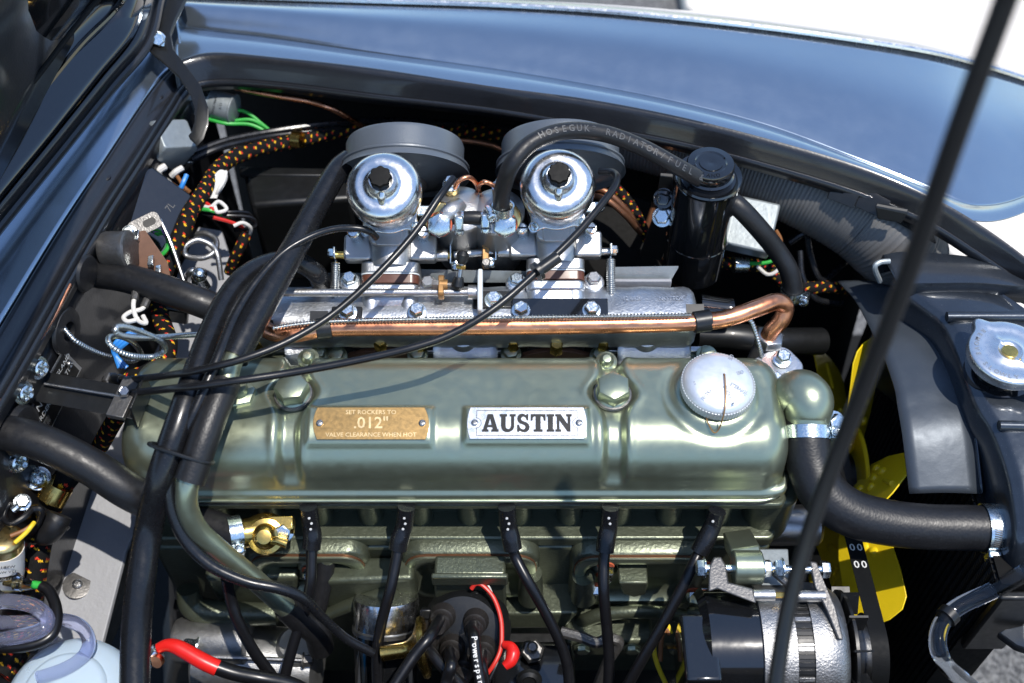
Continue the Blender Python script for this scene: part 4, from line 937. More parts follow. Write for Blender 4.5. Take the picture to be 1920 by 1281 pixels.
mb = MB(); p = PF(30, 805, .001); mb.lathe(p, FN, [(.024, 0), (.026, .004), (.024, .010), (.0185, .012)], 28); solo('hose_grommet', 'black rubber grommet where the lower hose leaves the bulkhead', 'grommet', mb, 'rubber')

# throttle and choke cables
cb1 = path((212, 713, .0), (255, 711, .02), (330, 702, .068), (390, 690, .08), (460, 672, .084), (540, 640, .085), (620, 592, .088), (700, 522, .1), (775, 440, .115), (825, 368, .13), (850, 334, .13))
hose('choke_cable', 'upper black control cable curving from the bulkhead bracket to the left carburettor', cb1, .0036, 'cable', 'cable', n=12)
cb2 = path((200, 739, -.005), (250, 737, .02), (330, 728, .07), (430, 716, .08), (540, 700, .078), (660, 678, .08), (770, 653, .085), (850, 625, .09), (930, 576, .1), (1010, 507, .11), (1080, 440, .12), (1140, 368, .128), (1157, 338, .128), (1150, 324, .122), (1125, 322, .115))
hose('choke_cable', 'lower black control cable curving from the bulkhead bracket to the right carburettor', cb2, .0038, 'cable', 'cable', n=12)
a, b = P(1008, 509, .111), P(1046, 482, .115); d = (b - a)
t_ = thing('cable_clip', 'black plastic clip on the lower control cable near the right carburettor', 'clip', a); mb = MB(); mb.tube([a, b], .0062, 16, 1); part(t_, 'sleeve', mb, 'black_satin', bevel=.0006)
mb = MB(); mb.lathe(a, d, [(.006, -.002), (.0095, -.002), (.0095, .002), (.006, .002)], 18); part(t_, 'collar', mb, 'black_satin')

# ================================================================ things on the bulkhead
def fbox(parent, name, u, v, hw, hh_, dep, mat, off=.002, rot=0.0, bevel=.002, **k):
    c = PF(u, v, off); e = FD * math.cos(rot) + V((0, 0, 1)) * math.sin(rot); f = V((0, 0, 1)) * math.cos(rot) - FD * math.sin(rot)
    mb = MB(); mb.box(c + FN * dep / 2, e * hw, f * hh_, FN * dep / 2); return part(parent, name, mb, mat, bevel=bevel, **k), c + FN * dep, e, f
# cable bracket
BR = thing('cable_bracket', 'black folded bracket holding both control cables on the bulkhead', 'bracket', PF(75, 720))
A, B, C_, D_ = P(62, 688, .005), P(182, 686, -.0), P(170, 758, -.02), P(50, 745, -.018)
base = [PF(62, 672, .003), PF(88, 690, .003), PF(66, 760, .003), PF(30, 745, .003)]
mb = MB(); mb.prism(base, FN * .002); part(BR, 'foot', mb, 'black_satin', bevel=.0008)
e = FN; r0, r1 = PF(90, 698, .003), PF(62, 752, .003); L_ = .105
mb = MB(); mb.prism([r0, r0 + FN * L_, r1 + FN * L_, r1], V((0, -.001, .0018))); part(BR, 'shelf', mb, 'black_satin', bevel=.0006)
q0, q1 = r0 + FN * L_, r1 + FN * L_; mb = MB(); mb.prism([q0 + V((0, .006, -.008)), q0 + V((0, .004, .020)), q1 + V((0, 0, .020)), q1 + V((0, -.004, -.008))], FN * .0022); part(BR, 'end_plate', mb, 'black_satin', bevel=.0006)
mb = MB(); c = (q0 + q1) / 2 - FN * .016; mb.box(c + V((0, 0, .006)), FN * .009, (q0 - q1).normalized() * .022, V((0, 0, .003))); part(BR, 'clamp_bar', mb, 'dark_steel', bevel=.0008)
mb = MB(); mb.hexa(c + V((0, .004, .009)), V((.3, -.3, 1)), .0058, .008); part(BR, 'clamp_bolt', mb, 'steel')
mb = MB(); mb.tube([r0.lerp(r1, .5) + V((0, 0, .006)) + FN * .006, c + V((0, 0, .008))], .0016, 8, 1); part(BR, 'inner_wire', mb, 'steel')
for cb in (cb1, cb2):
    d = (cb[1] - cb[0]).normalized(); mb = MB(); mb.tube([cb[0] - d * .012, cb[0] + d * .016], .0056, 14, 1); part(BR, 'cable_end', mb, 'black_satin', bevel=.0006)
    mb = MB(); mb.hexa(cb[0] - d * .006, d, .0085, .006); part(BR, 'lock_nut', mb, 'dark_steel')
for u, v in ((73, 690), (45, 737)): screw(BR, PF(u, v, .006), FN + V((0, -.2, .3)), .0085, .006, 'zinc', washer=1.35)
# maker's plate
PLT = thing('chassis_plate', 'black and silver data plate on the bulkhead behind the cable bracket', 'nameplate', PF(80, 770))
pc = [PF(38, 798, .004), PF(118, 655, .004), PF(152, 690, .004), PF(88, 818, .004)]
mb = MB(); mb.prism(pc, FN * .0008); part(PLT, 'sheet', mb, 'plate_silver')
pi = [p.lerp((pc[0] + pc[1] + pc[2] + pc[3]) / 4, .10) + FN * .001 for p in pc]; mb = MB(); mb.prism(pi, FN * .0002); part(PLT, 'black_field', mb, 'ink')
ex = (pc[1] - pc[0]).normalized(); ey = (pc[0] - pc[3]); ey = (ey - ex * ey.dot(ex)).normalized(); W_ = (pc[1] - pc[0]).length; H_ = (pc[0] - pc[3]).length
mb = MB()
for txt, fx, fy, sz in (('AUSTIN', .14, .2, .0125), ('WHEN ORDERING', .24, .44, .0088), ('No.', .09, .64, .0085), ('ENGLAND', .82, .22, .0085), ('PLATE', .82, .46, .009)):
    put_text(mb, txt, pc[0] + ex * W_ * fx - ey * H_ * fy + FN * .0014, ex, ey, sz, .01)
part(PLT, 'lettering', mb, 'ink_white')
mb = MB(); c = pc[0] + ex * W_ * .17 - ey * H_ * .66 + FN * .0013; mb.prism([c - ex * .012 - ey * .005, c + ex * .018 - ey * .005, c + ex * .018 + ey * .005, c - ex * .012 + ey * .005], FN * .0002); part(PLT, 'number_field', mb, 'plate_silver')
mb = MB(); put_text(mb, 'H-BN', c + ex * .002 + FN * .0004, ex, ey, .008); put_text(mb, 'S.12', c + ex * .03 + FN * .0001, ex, ey, .008); part(PLT, 'stamped_number', mb, 'ink')
screw(PLT, PF(130, 683, .006), FN, .004, .0025, 'steel', name='rivet')
# grommet, copper capillary, coiled spring sheath
mb = MB(); p = PF(118, 620, .0); mb.lathe(p, FN, [(.024, 0), (.025, .003), (.023, .006), (.012, .0075), (.0105, .007), (.0095, -.002), (0, -.002)], 36); solo('cable_grommet', 'round black grommet with the coiled spring sheath coming out', 'grommet', mb, 'rubber')
mb = MB(); sp = [(117, 612), (130, 628), (144, 641), (180, 660), (215, 671), (248, 677), (264, 666), (251, 644), (230, 632), (207, 632), (205, 644), (223, 659), (251, 668), (287, 669), (309, 657), (303, 641), (273, 626), (237, 614), (217, 615), (224, 628), (259, 633), (305, 632), (359, 628), (406, 626)]
pts = [PF(u, v, min(.13, .004 + .0085 * i)) for i, (u, v) in enumerate(sp)]
pts = [p + V((0, 0, .0)) for p in pts]
mb.tube(pts, .0031, 8, 10, ring=(.0030, .0012)); solo('coiled_capillary', 'silver spring sheathed tube coiled in two loose loops on the left', 'capillary tube', mb, 'spring', angle=80)
pipe('edge_capillary', 'thin copper pipe under the lip of the scuttle on the left', [p + V((.0, .0, .004)) for p in catmull([PF(-30, 800, .004), PF(0, 757, .004), PF(50, 680, .004), PF(100, 606, .004), PF(134, 538, .004)], 3)], .0018, 'copper')

# silver relay
RL = thing('relay', 'square silver relay can high on the bulkhead below the hinge arm', 'relay', P(330, 300, -.03))
c = P(330, 250, .045); ez = V((.62, -.10, .78)).normalized(); ex = V((.7, .55, -.4)); ex = (ex - ez * ex.dot(ez)).normalized(); ey = ez.cross(ex)
mb = MB(); sec = [(.0235, -.052), (.0235, -.006), (.0205, 0)]
mb.grid([rr_poly(c + ez * t, ex, ey, s, s * .86, .004) for s, t in sec], wrap=True); n_ = len(rr_poly(c, ex, ey, 1, 1, .1)); mb.f.append(tuple(2 * n_ + k for k in range(n_))); mb.f.append(tuple(range(n_))); part(RL, 'can', mb, 'relay_grey', bevel=.001)
mb = MB(); mb.prism(rr_poly(c - ez * .055, ex, ey, .0255, .0225, .004), ez * .004); part(RL, 'base', mb, 'relay_grey', bevel=.001)
mb = MB(); mb.prism(rr_poly(P(286, 290, .03), FN, V((0, -.5, .85)), .008, .014, .006), V((-.002, 0, 0))); part(RL, 'tab', mb, 'zinc', bevel=.0005)
screw(RL, P(285, 292, .032), FN + V((0, -.3, .5)), .006, .004, 'zinc')
for du, dv in ((350, 312), (362, 300), (372, 286)):
    mb = MB(); p = P(du, dv, -.02); mb.box(p, ex * .0035, ey * .0012, ez * .010); part(RL, 'terminal', mb, 'steel', bevel=.0005)
# capacitor
CP = thing('capacitor', 'silver cylindrical capacitor lying under the wing rim behind the hinge arm', 'capacitor', P(410, 200, -.0))
a, b = P(366, 186, .02), P(440, 206, .015); d = (b - a)
mb = MB(); mb.lathe(a, d, [(.010, 0), (.0165, .001), (.0175, .003), (.0175, d.length - .003), (.0185, d.length - .002), (.0185, d.length), (.015, d.length + .001), (0, d.length + .001)], 32); part(CP, 'can', mb, 'relay_grey', angle=40)
mb = MB(); q = a + d * .3; mb.lathe(q, d, [(.0178, -.006), (.0192, -.006), (.0192, .006), (.0178, .006)], 32); part(CP, 'clip_band', mb, 'zinc')
mb = MB(); mb.box(a + V((-.006, -.012, 0)), d.normalized() * .016, V((0, .003, .008)), V((0, .001, 0))); part(CP, 'clip_tab', mb, 'nylon', bevel=.001)
mb = MB(); nrm = (CAM - (a + d * .65)).normalized(); nrm = (nrm - d.normalized() * nrm.dot(d.normalized())).normalized(); yy = nrm.cross(d.normalized())
for i, t in enumerate(('CAPACITOR', '12 V')): put_text(mb, t, a + d * (.62 + i * .16) + nrm * .0178, -yy, d.normalized(), .0042)
part(CP, 'print', mb, 'ink')
# fuse box: black
FB = thing('fuse_box', 'black fuse box cover on the bulkhead above the voltage regulator', 'fuse box', P(290, 430, -.05))
c = P(290, 392, .012); ez = V((.45, -.42, .79)).normalized(); ex = V((.45, .86, .2)); ex = (ex - ez * ex.dot(ez)).normalized(); ey = ez.cross(ex)
mb = MB(); mb.grid([rr_poly(c + ez * t, ex, ey, s, s * .85, .005) for s, t in ((.040, -.035), (.040, -.004), (.037, 0))], wrap=True); mb.f.append(tuple(2 * n_ + k for k in range(n_))); part(FB, 'cover', mb, 'black_gloss', bevel=.0008)
mb = MB(); put_text(mb, '7L', c + ex * .012 - ey * .012 + ez * .0004, ex, ey, .011); part(FB, 'scratched_mark', mb, 'ink_grey')
for k in range(3):
    mb = MB(); p = c + ex * (-.028 + .008 * k) - ey * .037 + ez * .0; mb.tube([p, p - ey * .010 + ez * .003], .0028, 10, 2); part(FB, 'connector', mb, 'green_wire' if k == 1 else 'white_wire')
# voltage regulator
VR = thing('voltage_regulator', 'dull silver voltage regulator with a brown terminal board', 'voltage regulator', P(240, 490, -.03))
c = P(230, 462, .02); ex = FN.copy(); ez = V((0, -.45, .89)); ey = ez.cross(ex).normalized()
mb = MB(); a = PF(197, 470, .003)
mb.lathe(a, FN + V((0, .1, .1)), [(.0205, 0), (.0220, .004), (.0225, .022), (.0235, .024), (.0235, .028), (.021, .030)], 40, ex=.85, ey=1.0); part(VR, 'can', mb, 'dark_steel', angle=40)
bq = [P(258, 435, .035), P(270, 432, .036), P(312, 492, .012), P(318, 520, .0), P(280, 512, .004), P(252, 498, .012), P(246, 470, .024)]
mb = MB(); mb.prism(bq, V((.0022, -.0012, .0016))); part(VR, 'terminal_board', mb, 'brown_board', bevel=.0008)
for u, v, h in ((256, 443, .036), (247, 463, .03), (283, 490, .02), (297, 508, .012)):
    mb = MB(); mb.box(P(u, v, h), V((.003, 0, .001)), V((0, .005, .002)), V((0, -.001, .003))); part(VR, 'clip', mb, 'zinc', bevel=.0006)
mb = MB(); mb.prism(rr_poly(P(187, 450, .03), FN, V((0, -.5, .85)), .009, .016, .005), FN * .001); part(VR, 'tab', mb, 'zinc'); screw(VR, P(187, 446, .032), FN + V((0, -.3, .4)), .0072, .005, 'zinc')
# small strap link near the regulator
ST = thing('earth_strap_link', 'flat slotted steel link above the voltage regulator', 'bracket', P(270, 425, .02))
A, B = P(243, 436, .03), P(300, 408, .035); d = (B - A).normalized(); e = d.cross(V((.65, -.1, .75))).normalized(); n = e.cross(d)
mb = MB(); mb.prism(rr_poly((A + B) / 2, d, e, (B - A).length / 2, .0095, .006), n * .0015); part(ST, 'strap', mb, 'dark_steel', bevel=.0004)
mb = MB(); mb.prism(rr_poly(B - d * .012 + n * .0016, d, e, .007, .004, .0035), n * .0002); part(ST, 'slot', mb, 'ink')
bolt(ST, A + n * .0015, n, .006, .006, 'zinc'); mb = MB(); mb.tube([P(300, 412, .03), P(322, 460, .015), P(345, 528, -.01)], .0022, 10, 4); part(ST, 'rod', mb, 'steel')
# ball-ended lever and pipes by the grey panel
LV = thing('pedal_lever', 'small steel lever with a ball end near the grey panel', 'lever', P(372, 540, -.02))
mb = MB(); mb.tube(path((350, 535, -.03), (352, 515, -.005), (362, 508, .0), (366, 535, -.02)), .0035, 10, 6); part(LV, 'hook', mb, 'steel')
mb = MB(); p = P(374, 516, .0); mb.lathe(p, V((0, -.3, 1)), [(.0045, -.03), (.0045, -.006), (.007, -.004), (.0085, 0), (.007, .005), (.004, .0078), (0, .0085)], 20); part(LV, 'ball', mb, 'zinc')
hose('brake_line', 'grey metal pipe bent in a loop above the grey panel', path((415, 525, -.04), (408, 480, -.02), (396, 460, -.015), (370, 450, -.01), (348, 462, -.012), (350, 480, -.02), (380, 484, -.02), (402, 472, -.018), (405, 450, -.02), (385, 438, -.02), (365, 440, -.025)), .0032, 'alu', 'pipe', n=12)
# black blocks below the regulator
SWT = thing('brake_switch', 'black box shaped switch under the upper heater hose', 'switch', P(325, 570, -.05)); mb = MB(); mb.box(P(325, 575, -.03), V((.016, 0, -.004)), V((0, .012, .003)), V((.004, -.004, .016))); part(SWT, 'body', mb, 'black_satin', bevel=.003)
for k, (u, v, m) in enumerate(((252, 555, 'white_wire'), (262, 545, 'white_wire'), (270, 560, 'green_wire'))):
    pass
WB = thing('wire_bundle', 'white wires with grey sleeves bending below the voltage regulator', 'wires', P(255, 580, 0), 'loose wires')
mb = MB(); mb.tube(path((255, 545, .02), (250, 575, .015), (258, 600, .01), (274, 606, .01), (268, 592, .012)), .0024, 8, 6); part(WB, 'wire', mb, 'white_wire')
mb = MB(); mb.tube(path((285, 552, .015), (268, 578, .012), (245, 585, .012), (232, 595, .01), (240, 603, .01), (262, 598, .01)), .0024, 8, 6); part(WB, 'wire', mb, 'white_wire')
for q in (((256, 540, .02), (252, 562, .018)), ((282, 548, .015), (270, 576, .013))): mb = MB(); mb.tube(path(*q), .0042, 10, 1); part(WB, 'sleeve', mb, 'dark_steel')
WB = thing('wire_bundle', 'blue wires hanging behind the coiled spring tube', 'wires', P(225, 680, 0), 'loose wires')
for k in range(3): mb = MB(); mb.tube(path((268 - 6 * k, 618, .0), (240 - 10 * k, 640, .0), (218 - 2 * k, 662, -.01), (224 + 7 * k, 690, -.02)), .0026, 8, 6); part(WB, 'wire', mb, 'blue_wire')
WB = thing('wire_bundle', 'bundle of looped white wires beside the harness on the left', 'wires', P(405, 350, .0), 'loose wires')
for k in range(5): mb = MB(); mb.tube(path((392 + k * 3, 372, .0), (395 + k * 5, 345 - k, .01), (412 + k * 3, 322, .015), (424 - k, 328 + k * 3, .012), (418 - k * 2, 348 + k * 2, .008), (404, 368, 0)), .0018, 8, 6); part(WB, 'wire', mb, 'white_wire')
WB = thing('wire_bundle', 'red and white wires fanning out below the looped white wires', 'wires', P(420, 395, -.02), 'loose wires')
for m, pts in (('red_wire', ((370, 378, .0), (388, 382, .003), (402, 395, .0), (425, 405, -.02))), ('white_wire', ((372, 386, .0), (395, 388, .003), (410, 378, .005), (425, 392, 0), (408, 398, .0), (402, 385, .003))), ('red_wire', ((400, 408, .0), (430, 416, -.01), (452, 425, -.02), (462, 440, -.04))), ('white_wire', ((438, 424, -.01), (455, 418, -.01), (470, 428, -.02), (466, 448, -.04))), ('green_wire', ((375, 392, 0), (400, 396, 0), (430, 410, -.02))), ('cable', ((380, 400, -.01), (420, 404, -.01), (470, 408, -.02), (478, 425, -.03), (440, 432, -.02))), ('cable', ((390, 402, -.01), (430, 398, -.01), (465, 400, -.02), (475, 415, -.03)))):
    mb = MB(); mb.tube(path(*pts), .0022, 8, 6); part(WB, 'wire', mb, m)
WB = thing('wire_bundle', 'bright green wires behind the silver capacitor', 'wires', P(450, 240, 0), 'loose wires')
for pts in (((392, 224, .01), (425, 232, .008), (470, 234, .0), (505, 252, -.01), (508, 262, -.015)), ((440, 205, .01), (465, 212, .005), (490, 232, -.005), (512, 250, -.015)), ((430, 228, .0), (470, 225, .0), (500, 240, -.01))):
    mb = MB(); mb.tube(path(*pts), .0022, 8, 6); part(WB, 'wire', mb, 'green_wire')
WB = thing('wire_bundle', 'coil of green wires beside the voltage regulator', 'wires', P(305, 455, 0), 'loose wires')
for k in range(5): mb = MB(); mb.tube(path((282 + k * 3, 432 + k * 2, .01), (300 + k * 3, 434 + k, .012), (315, 448 + k * 4, .008), (308 - k * 2, 470 + k * 3, .0), (296, 478, -.01)), .0020, 8, 6); part(WB, 'wire', mb, 'green_wire' if k != 2 else 'purple_wire')
WB = thing('wire_bundle', 'short blue and brown wires dropping from the silver relay', 'wires', P(345, 340, 0), 'loose wires')
for m, pts, r in (('blue_wire', ((350, 328, .015), (344, 342, .012), (338, 356, .006)), .0028), ('white_wire', ((342, 315, .015), (330, 322, .015), (322, 330, .01)), .0036), ('white_wire', ((310, 312, .018), (300, 318, .018), (294, 326, .014)), .0042), ('brown_wire', ((332, 330, .01), (345, 350, .006), (356, 360, .0)), .0022)):
    mb = MB(); mb.tube(path(*pts), r, 8, 6); part(WB, 'wire', mb, m)

# harness
def loom(label, pts, r, n=16): return hose('wiring_harness', label, pts, r, 'loom', 'wiring harness', 'braided wiring harness runs', n=n)
loom('flecked black harness running up the bulkhead past the looped white wires', path((465, 285, .0), (430, 300, .005), (405, 322, .008), (388, 350, .008), (370, 378, .006), (356, 400, .003), (345, 430, .0), (325, 470, -.01), (300, 540, -.02), (300, 590, -.02), (316, 640, -.02), (308, 675, -.02), (275, 700, -.02), (245, 712, -.025), (232, 745, -.04), (222, 775, -.055), (205, 805, -.075), (188, 836, -.10)), .0092)
loom('flecked black harness along the far inner wing behind the left air filter', path((455, 288, -.0), (500, 275, -.01), (560, 264, -.02), (610, 252, -.025), (660, 244, -.03), (760, 240, -.04), (830, 246, -.04), (900, 248, -.04), (960, 256, -.05)), .0085)
loom('flecked black harness over the grey panel beside the washer bottle', path((150, 872, -.10), (128, 892, -.08), (108, 920, -.085), (92, 955, -.10), (78, 1000, -.12), (68, 1050, -.13), (60, 1110, -.15), (52, 1170, -.17), (30, 1225, -.17), (0, 1265, -.17)), .0125)
loom('flecked black harness behind the black canister by the radiator', path((1318, 478, -.05), (1350, 492, -.06), (1400, 496, -.07), (1440, 505, -.08), (1480, 535, -.09), (1520, 540, -.09), (1560, 538, -.10), (1600, 545, -.12)), .0075)
loom('short flecked harness hanging below the red wires', path((462, 440, -.03), (452, 460, -.035), (440, 485, -.05), (430, 510, -.07)), .0065)
loom('short flecked harness behind the right carburettor', path((1130, 335, -.0), (1160, 358, -.01), (1190, 398, -.03), (1215, 450, -.06)), .0065)
for pts, lab in ((((365, 285, .01), (430, 262, .005), (520, 245, -.005), (620, 232, -.01), (720, 226, -.02), (850, 232, -.03), (970, 242, -.04)), 'thin grey cable above the harness on the far inner wing'), (((360, 300, .01), (400, 282, .01), (440, 270, .005), (520, 254, -.01), (640, 238, -.02)), 'thin dark cable close to the harness behind the relay')):
    hose('bundled_cable', lab, path(*pts), .0042, 'rubber_smooth', 'cable', n=10)
mb = MB(); p = P(558, 262, -.012); mb.lathe(p, V((.95, -.25, .1)), [(.0088, -.006), (.0102, -.006), (.0102, .006), (.0088, .006)], 20); solo('harness_clip', 'small brass clip round the harness on the far inner wing', 'clip', mb, 'brass')

# lower left: clip, pump, tubing, bottle
GC = thing('harness_clip', 'gold plated clip holding the harness over the grey panel', 'clip', P(100, 905, -.08))
c = P(103, 925, -.078); d = (P(92, 955, -.10) - P(128, 892, -.08)).normalized()
mb = MB(); mb.lathe(c, d, [(.0128, -.009), (.0145, -.009), (.0145, .009), (.0128, .009)], 28); part(GC, 'band', mb, 'brass')
mb = MB(); mb.box(P(80, 905, -.068), V((.012, .002, .002)), V((.001, -.008, .003)), V((0, 0, .001))); part(GC, 'tab', mb, 'brass', bevel=.001); screw(GC, P(72, 897, -.062), V((.3, -.4, .9)), .0085, .007, 'zinc', washer=1.4)
screw(BULK, PF(32, 866, .003), FN + V((0, -.3, .3)), .0095, .007, 'zinc', washer=1.2)
EL = thing('earth_lead', 'thin black earth lead looping to a ring terminal on the bulkhead', 'cable', P(40, 960, -.07))
mb = MB(); mb.tube(path((30, 955, -.05), (20, 945, -.048), (10, 955, -.048), (8, 972, -.05), (22, 982, -.05), (45, 970, -.05), (62, 955, -.052), (78, 958, -.055), (70, 985, -.07), (58, 1000, -.09)), .0032, 10, 6); part(EL, 'wire', mb, 'cable')
mb = MB(); mb.tube(path((36, 948, -.047), (24, 958, -.048)), .0038, 10, 1); part(EL, 'ring_terminal', mb, 'zinc'); bolt(EL, P(42, 942, -.048), V((.4, -.3, .9)), .0065, .007, 'zinc')
hose('cable_sleeve', 'short fat black sleeve beside the harness over the grey panel', path((112, 965, -.075), (102, 985, -.08), (88, 1002, -.09), (75, 1012, -.10)), [.0125, .0125, .0115, .006], 'rubber', 'sleeve')
mb = MB(); p = P(108, 975, -.078); mb.lathe(p, V((-.6, -.75, -.2)), [(.0128, -.002), (.0142, -.002), (.0142, .002), (.0128, .002)], 24); solo('cable_tie', 'black cable tie round the short fat sleeve', 'cable tie', mb, 'black_satin')
PU = thing('washer_pump', 'small washer pump with a white printed label at the lower left', 'pump', P(5, 1090, -.2))
a = P(4, 1008, -.06); b = P(6, 1085, -.12); d = (b - a)
mb = MB(); mb.lathe(a, d, [(.008, -.004), (.014, -.003), (.0185, 0), (.0195, .003), (.0195, d.length), (.015, d.length + .003)], 36); part(PU, 'body', mb, 'gold', angle=40)
mb = MB(); dn = d.normalized(); nn_ = (CAM - a).normalized(); nn_ = (nn_ - dn * nn_.dot(dn)).normalized(); yy = nn_.cross(dn)
mb.lathe(a, d, [(.0198, .012), (.0200, .012), (.0200, d.length * .82), (.0198, d.length * .82)], 36); part(PU, 'label', mb, 'label_white')
mb = MB(); put_text(mb, 'WSB108', a + dn * .020 + nn_ * .0202 - yy * .002 + V((.004, 0, 0)), -yy, -dn, .0052, .012); put_text(mb, '12V Washer', a + dn * .028 + nn_ * .0203, -yy, -dn, .0048); part(PU, 'label_print', mb, 'ink')
mb = MB(); mb.box(a + dn * .039 + nn_ * .0195, yy * .012, dn * .0035, nn_ * .0008); part(PU, 'label_band', mb, 'ink'); mb = MB(); put_text(mb, 'LUCAS', a + dn * .039 + nn_ * .0206, -yy, -dn, .005, .02); part(PU, 'label_brand', mb, 'ink_white')
mb = MB(); mb.tube(path((20, 1005, -.055), (45, 995, -.055), (60, 985, -.055)), .0022, 8, 4); part(PU, 'wire', mb, 'brown_wire')
mb = MB(); mb.tube(path((28, 1018, -.058), (48, 1000, -.055), (58, 988, -.053), (64, 980, -.055)), .0022, 8, 4); part(PU, 'wire', mb, 'yellow_wire')
TC = thing('plug_connector', 'clear plastic wire connector beside the washer pump', 'connector', P(50, 1098, -.15))
mb = MB(); mb.box(P(15, 1092, -.10), V((.013, 0, 0)), V((0, .007, .003)), V((0, 0, .006))); part(TC, 'plug', mb, 'clear_tube', bevel=.002)
mb = MB(); mb.tube(path((28, 1094, -.10), (50, 1096, -.10), (64, 1096, -.10)), [.007, .006, .0045], 12, 3); part(TC, 'sleeve', mb, 'clear_tube')
mb = MB(); mb.tube(path((8, 1092, -.10), (40, 1095, -.10)), .003, 10, 2); part(TC, 'blade', mb, 'brass')
mb = MB(); mb.tube(path((62, 1096, -.10), (80, 1099, -.10)), .0040, 12, 2); part(TC, 'green_end', mb, 'green_wire')
hose('pump_cable', 'thick black cable curving from the clear connector below the washer tubes', path((78, 1099, -.10), (92, 1108, -.10), (104, 1135, -.10), (106, 1165, -.10), (95, 1192, -.10), (65, 1208, -.10), (20, 1214, -.10), (-30, 1212, -.10)), .0055, 'cable', 'cable')
hose('washer_tube', 'upper clear bluish washer tube looping at the lower left', path((-30, 1130, -.09), (20, 1128, -.09), (62, 1136, -.09), (86, 1155, -.09), (85, 1175, -.09), (60, 1188, -.09), (10, 1198, -.09), (-30, 1204, -.09)), .0072, 'clear_blue', 'tube', n=16)
hose('washer_tube', 'lower clear bluish washer tube running into the washer bottle', path((-20, 1167, -.11), (30, 1167, -.11), (75, 1165, -.11), (125, 1164, -.11), (155, 1178, -.115), (167, 1205, -.12), (155, 1232, -.125), (120, 1255, -.125), (70, 1272, -.125)), .0066, 'clear_blue', 'tube', n=16)
BO = thing('washer_bottle', 'translucent plastic washer bottle in the lower left corner', 'bottle', P(115, 1330, -.32))
c = P(120, 1300, -.135); mb = MB(); mb.lathe(c, V((0, 0, 1)), [(.060, -.16), (.063, -.155), (.063, -.025), (.060, -.012), (.052, -.004), (.040, 0), (.038, .004), (.034, .006), (0, .007)], 56); part(BO, 'body', mb, 'bottle', angle=40)
mb = MB(); mb.lathe(c - V((0, 0, .08)), V((0, 0, 1)), [(.0634, -.04), (.0637, -.04), (.0637, .04), (.0634, .04)], 56); part(BO, 'label_band', mb, 'label_blue')
# ================================================================ cylinder head and block
ZV = V((0, 0, 1)); YN = V((0, -1, 0))
HEAD = thing('cylinder_head', 'green painted cylinder head under the rocker cover with a row of dark bosses', 'cylinder head', V((-.05, -.08, Z0 - .155)))
hx0, hx1 = XL - .002, XR + .002
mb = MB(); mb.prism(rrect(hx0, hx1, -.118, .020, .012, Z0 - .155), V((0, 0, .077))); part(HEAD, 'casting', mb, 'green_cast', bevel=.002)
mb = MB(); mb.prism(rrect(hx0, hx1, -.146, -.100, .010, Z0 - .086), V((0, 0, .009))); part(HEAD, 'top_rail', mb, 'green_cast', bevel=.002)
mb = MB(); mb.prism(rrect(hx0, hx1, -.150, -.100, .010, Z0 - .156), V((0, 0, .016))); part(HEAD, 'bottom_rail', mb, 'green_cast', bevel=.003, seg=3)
x = hx0 + .03
while x < hx1 - .02:
    mb = MB(); mb.lathe(V((x, -.122, Z0 - .158)), ZV, [(.017, 0), (.0155, .006), (.013, .02), (.0125, .06), (.013, .074)], 20); part(HEAD, 'boss', mb, 'green_cast'); x += .052
mb = MB(); mb.prism(rrect(XR - .03, XR + .02, -.14, -.05, .02, Z0 - .17), V((0, 0, .085))); part(HEAD, 'end_casting', mb, 'green_cast', bevel=.008, seg=4)
# green lip and stud nuts behind the cover
for u0, u1 in ((488, 640), (772, 974), (1114, 1335)):
    a, b = P(u0, 668, -.052), P(u1, 668, -.052); mb = MB(); mb.box(V(((a.x + b.x) / 2, a.y + .001, Z0 - .060)), XA * ((b.x - a.x) / 2), V((0, .006, 0)), V((0, 0, .009))); part(HEAD, 'port_lip', mb, 'green_cast', bevel=.002)
for u, v in ((598, 664), (632, 668), (783, 666), (958, 664), (1125, 668), (1325, 666)):
    mb = MB(); p = P(u, v, -.045); mb.hexa(p, V((0, -.2, 1)), .0085, .008, washer=1.3); part(HEAD, 'stud_nut', mb, 'green')

BLK = thing('engine_block', 'green painted cast engine block below the cylinder head', 'engine block', V((-.05, -.08, Z0 - .56)))
yb = -.150
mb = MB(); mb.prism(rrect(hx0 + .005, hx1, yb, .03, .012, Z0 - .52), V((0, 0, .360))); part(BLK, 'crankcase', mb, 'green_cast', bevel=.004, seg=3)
def bp(u, v, y=yb): return PY(u, v, y)
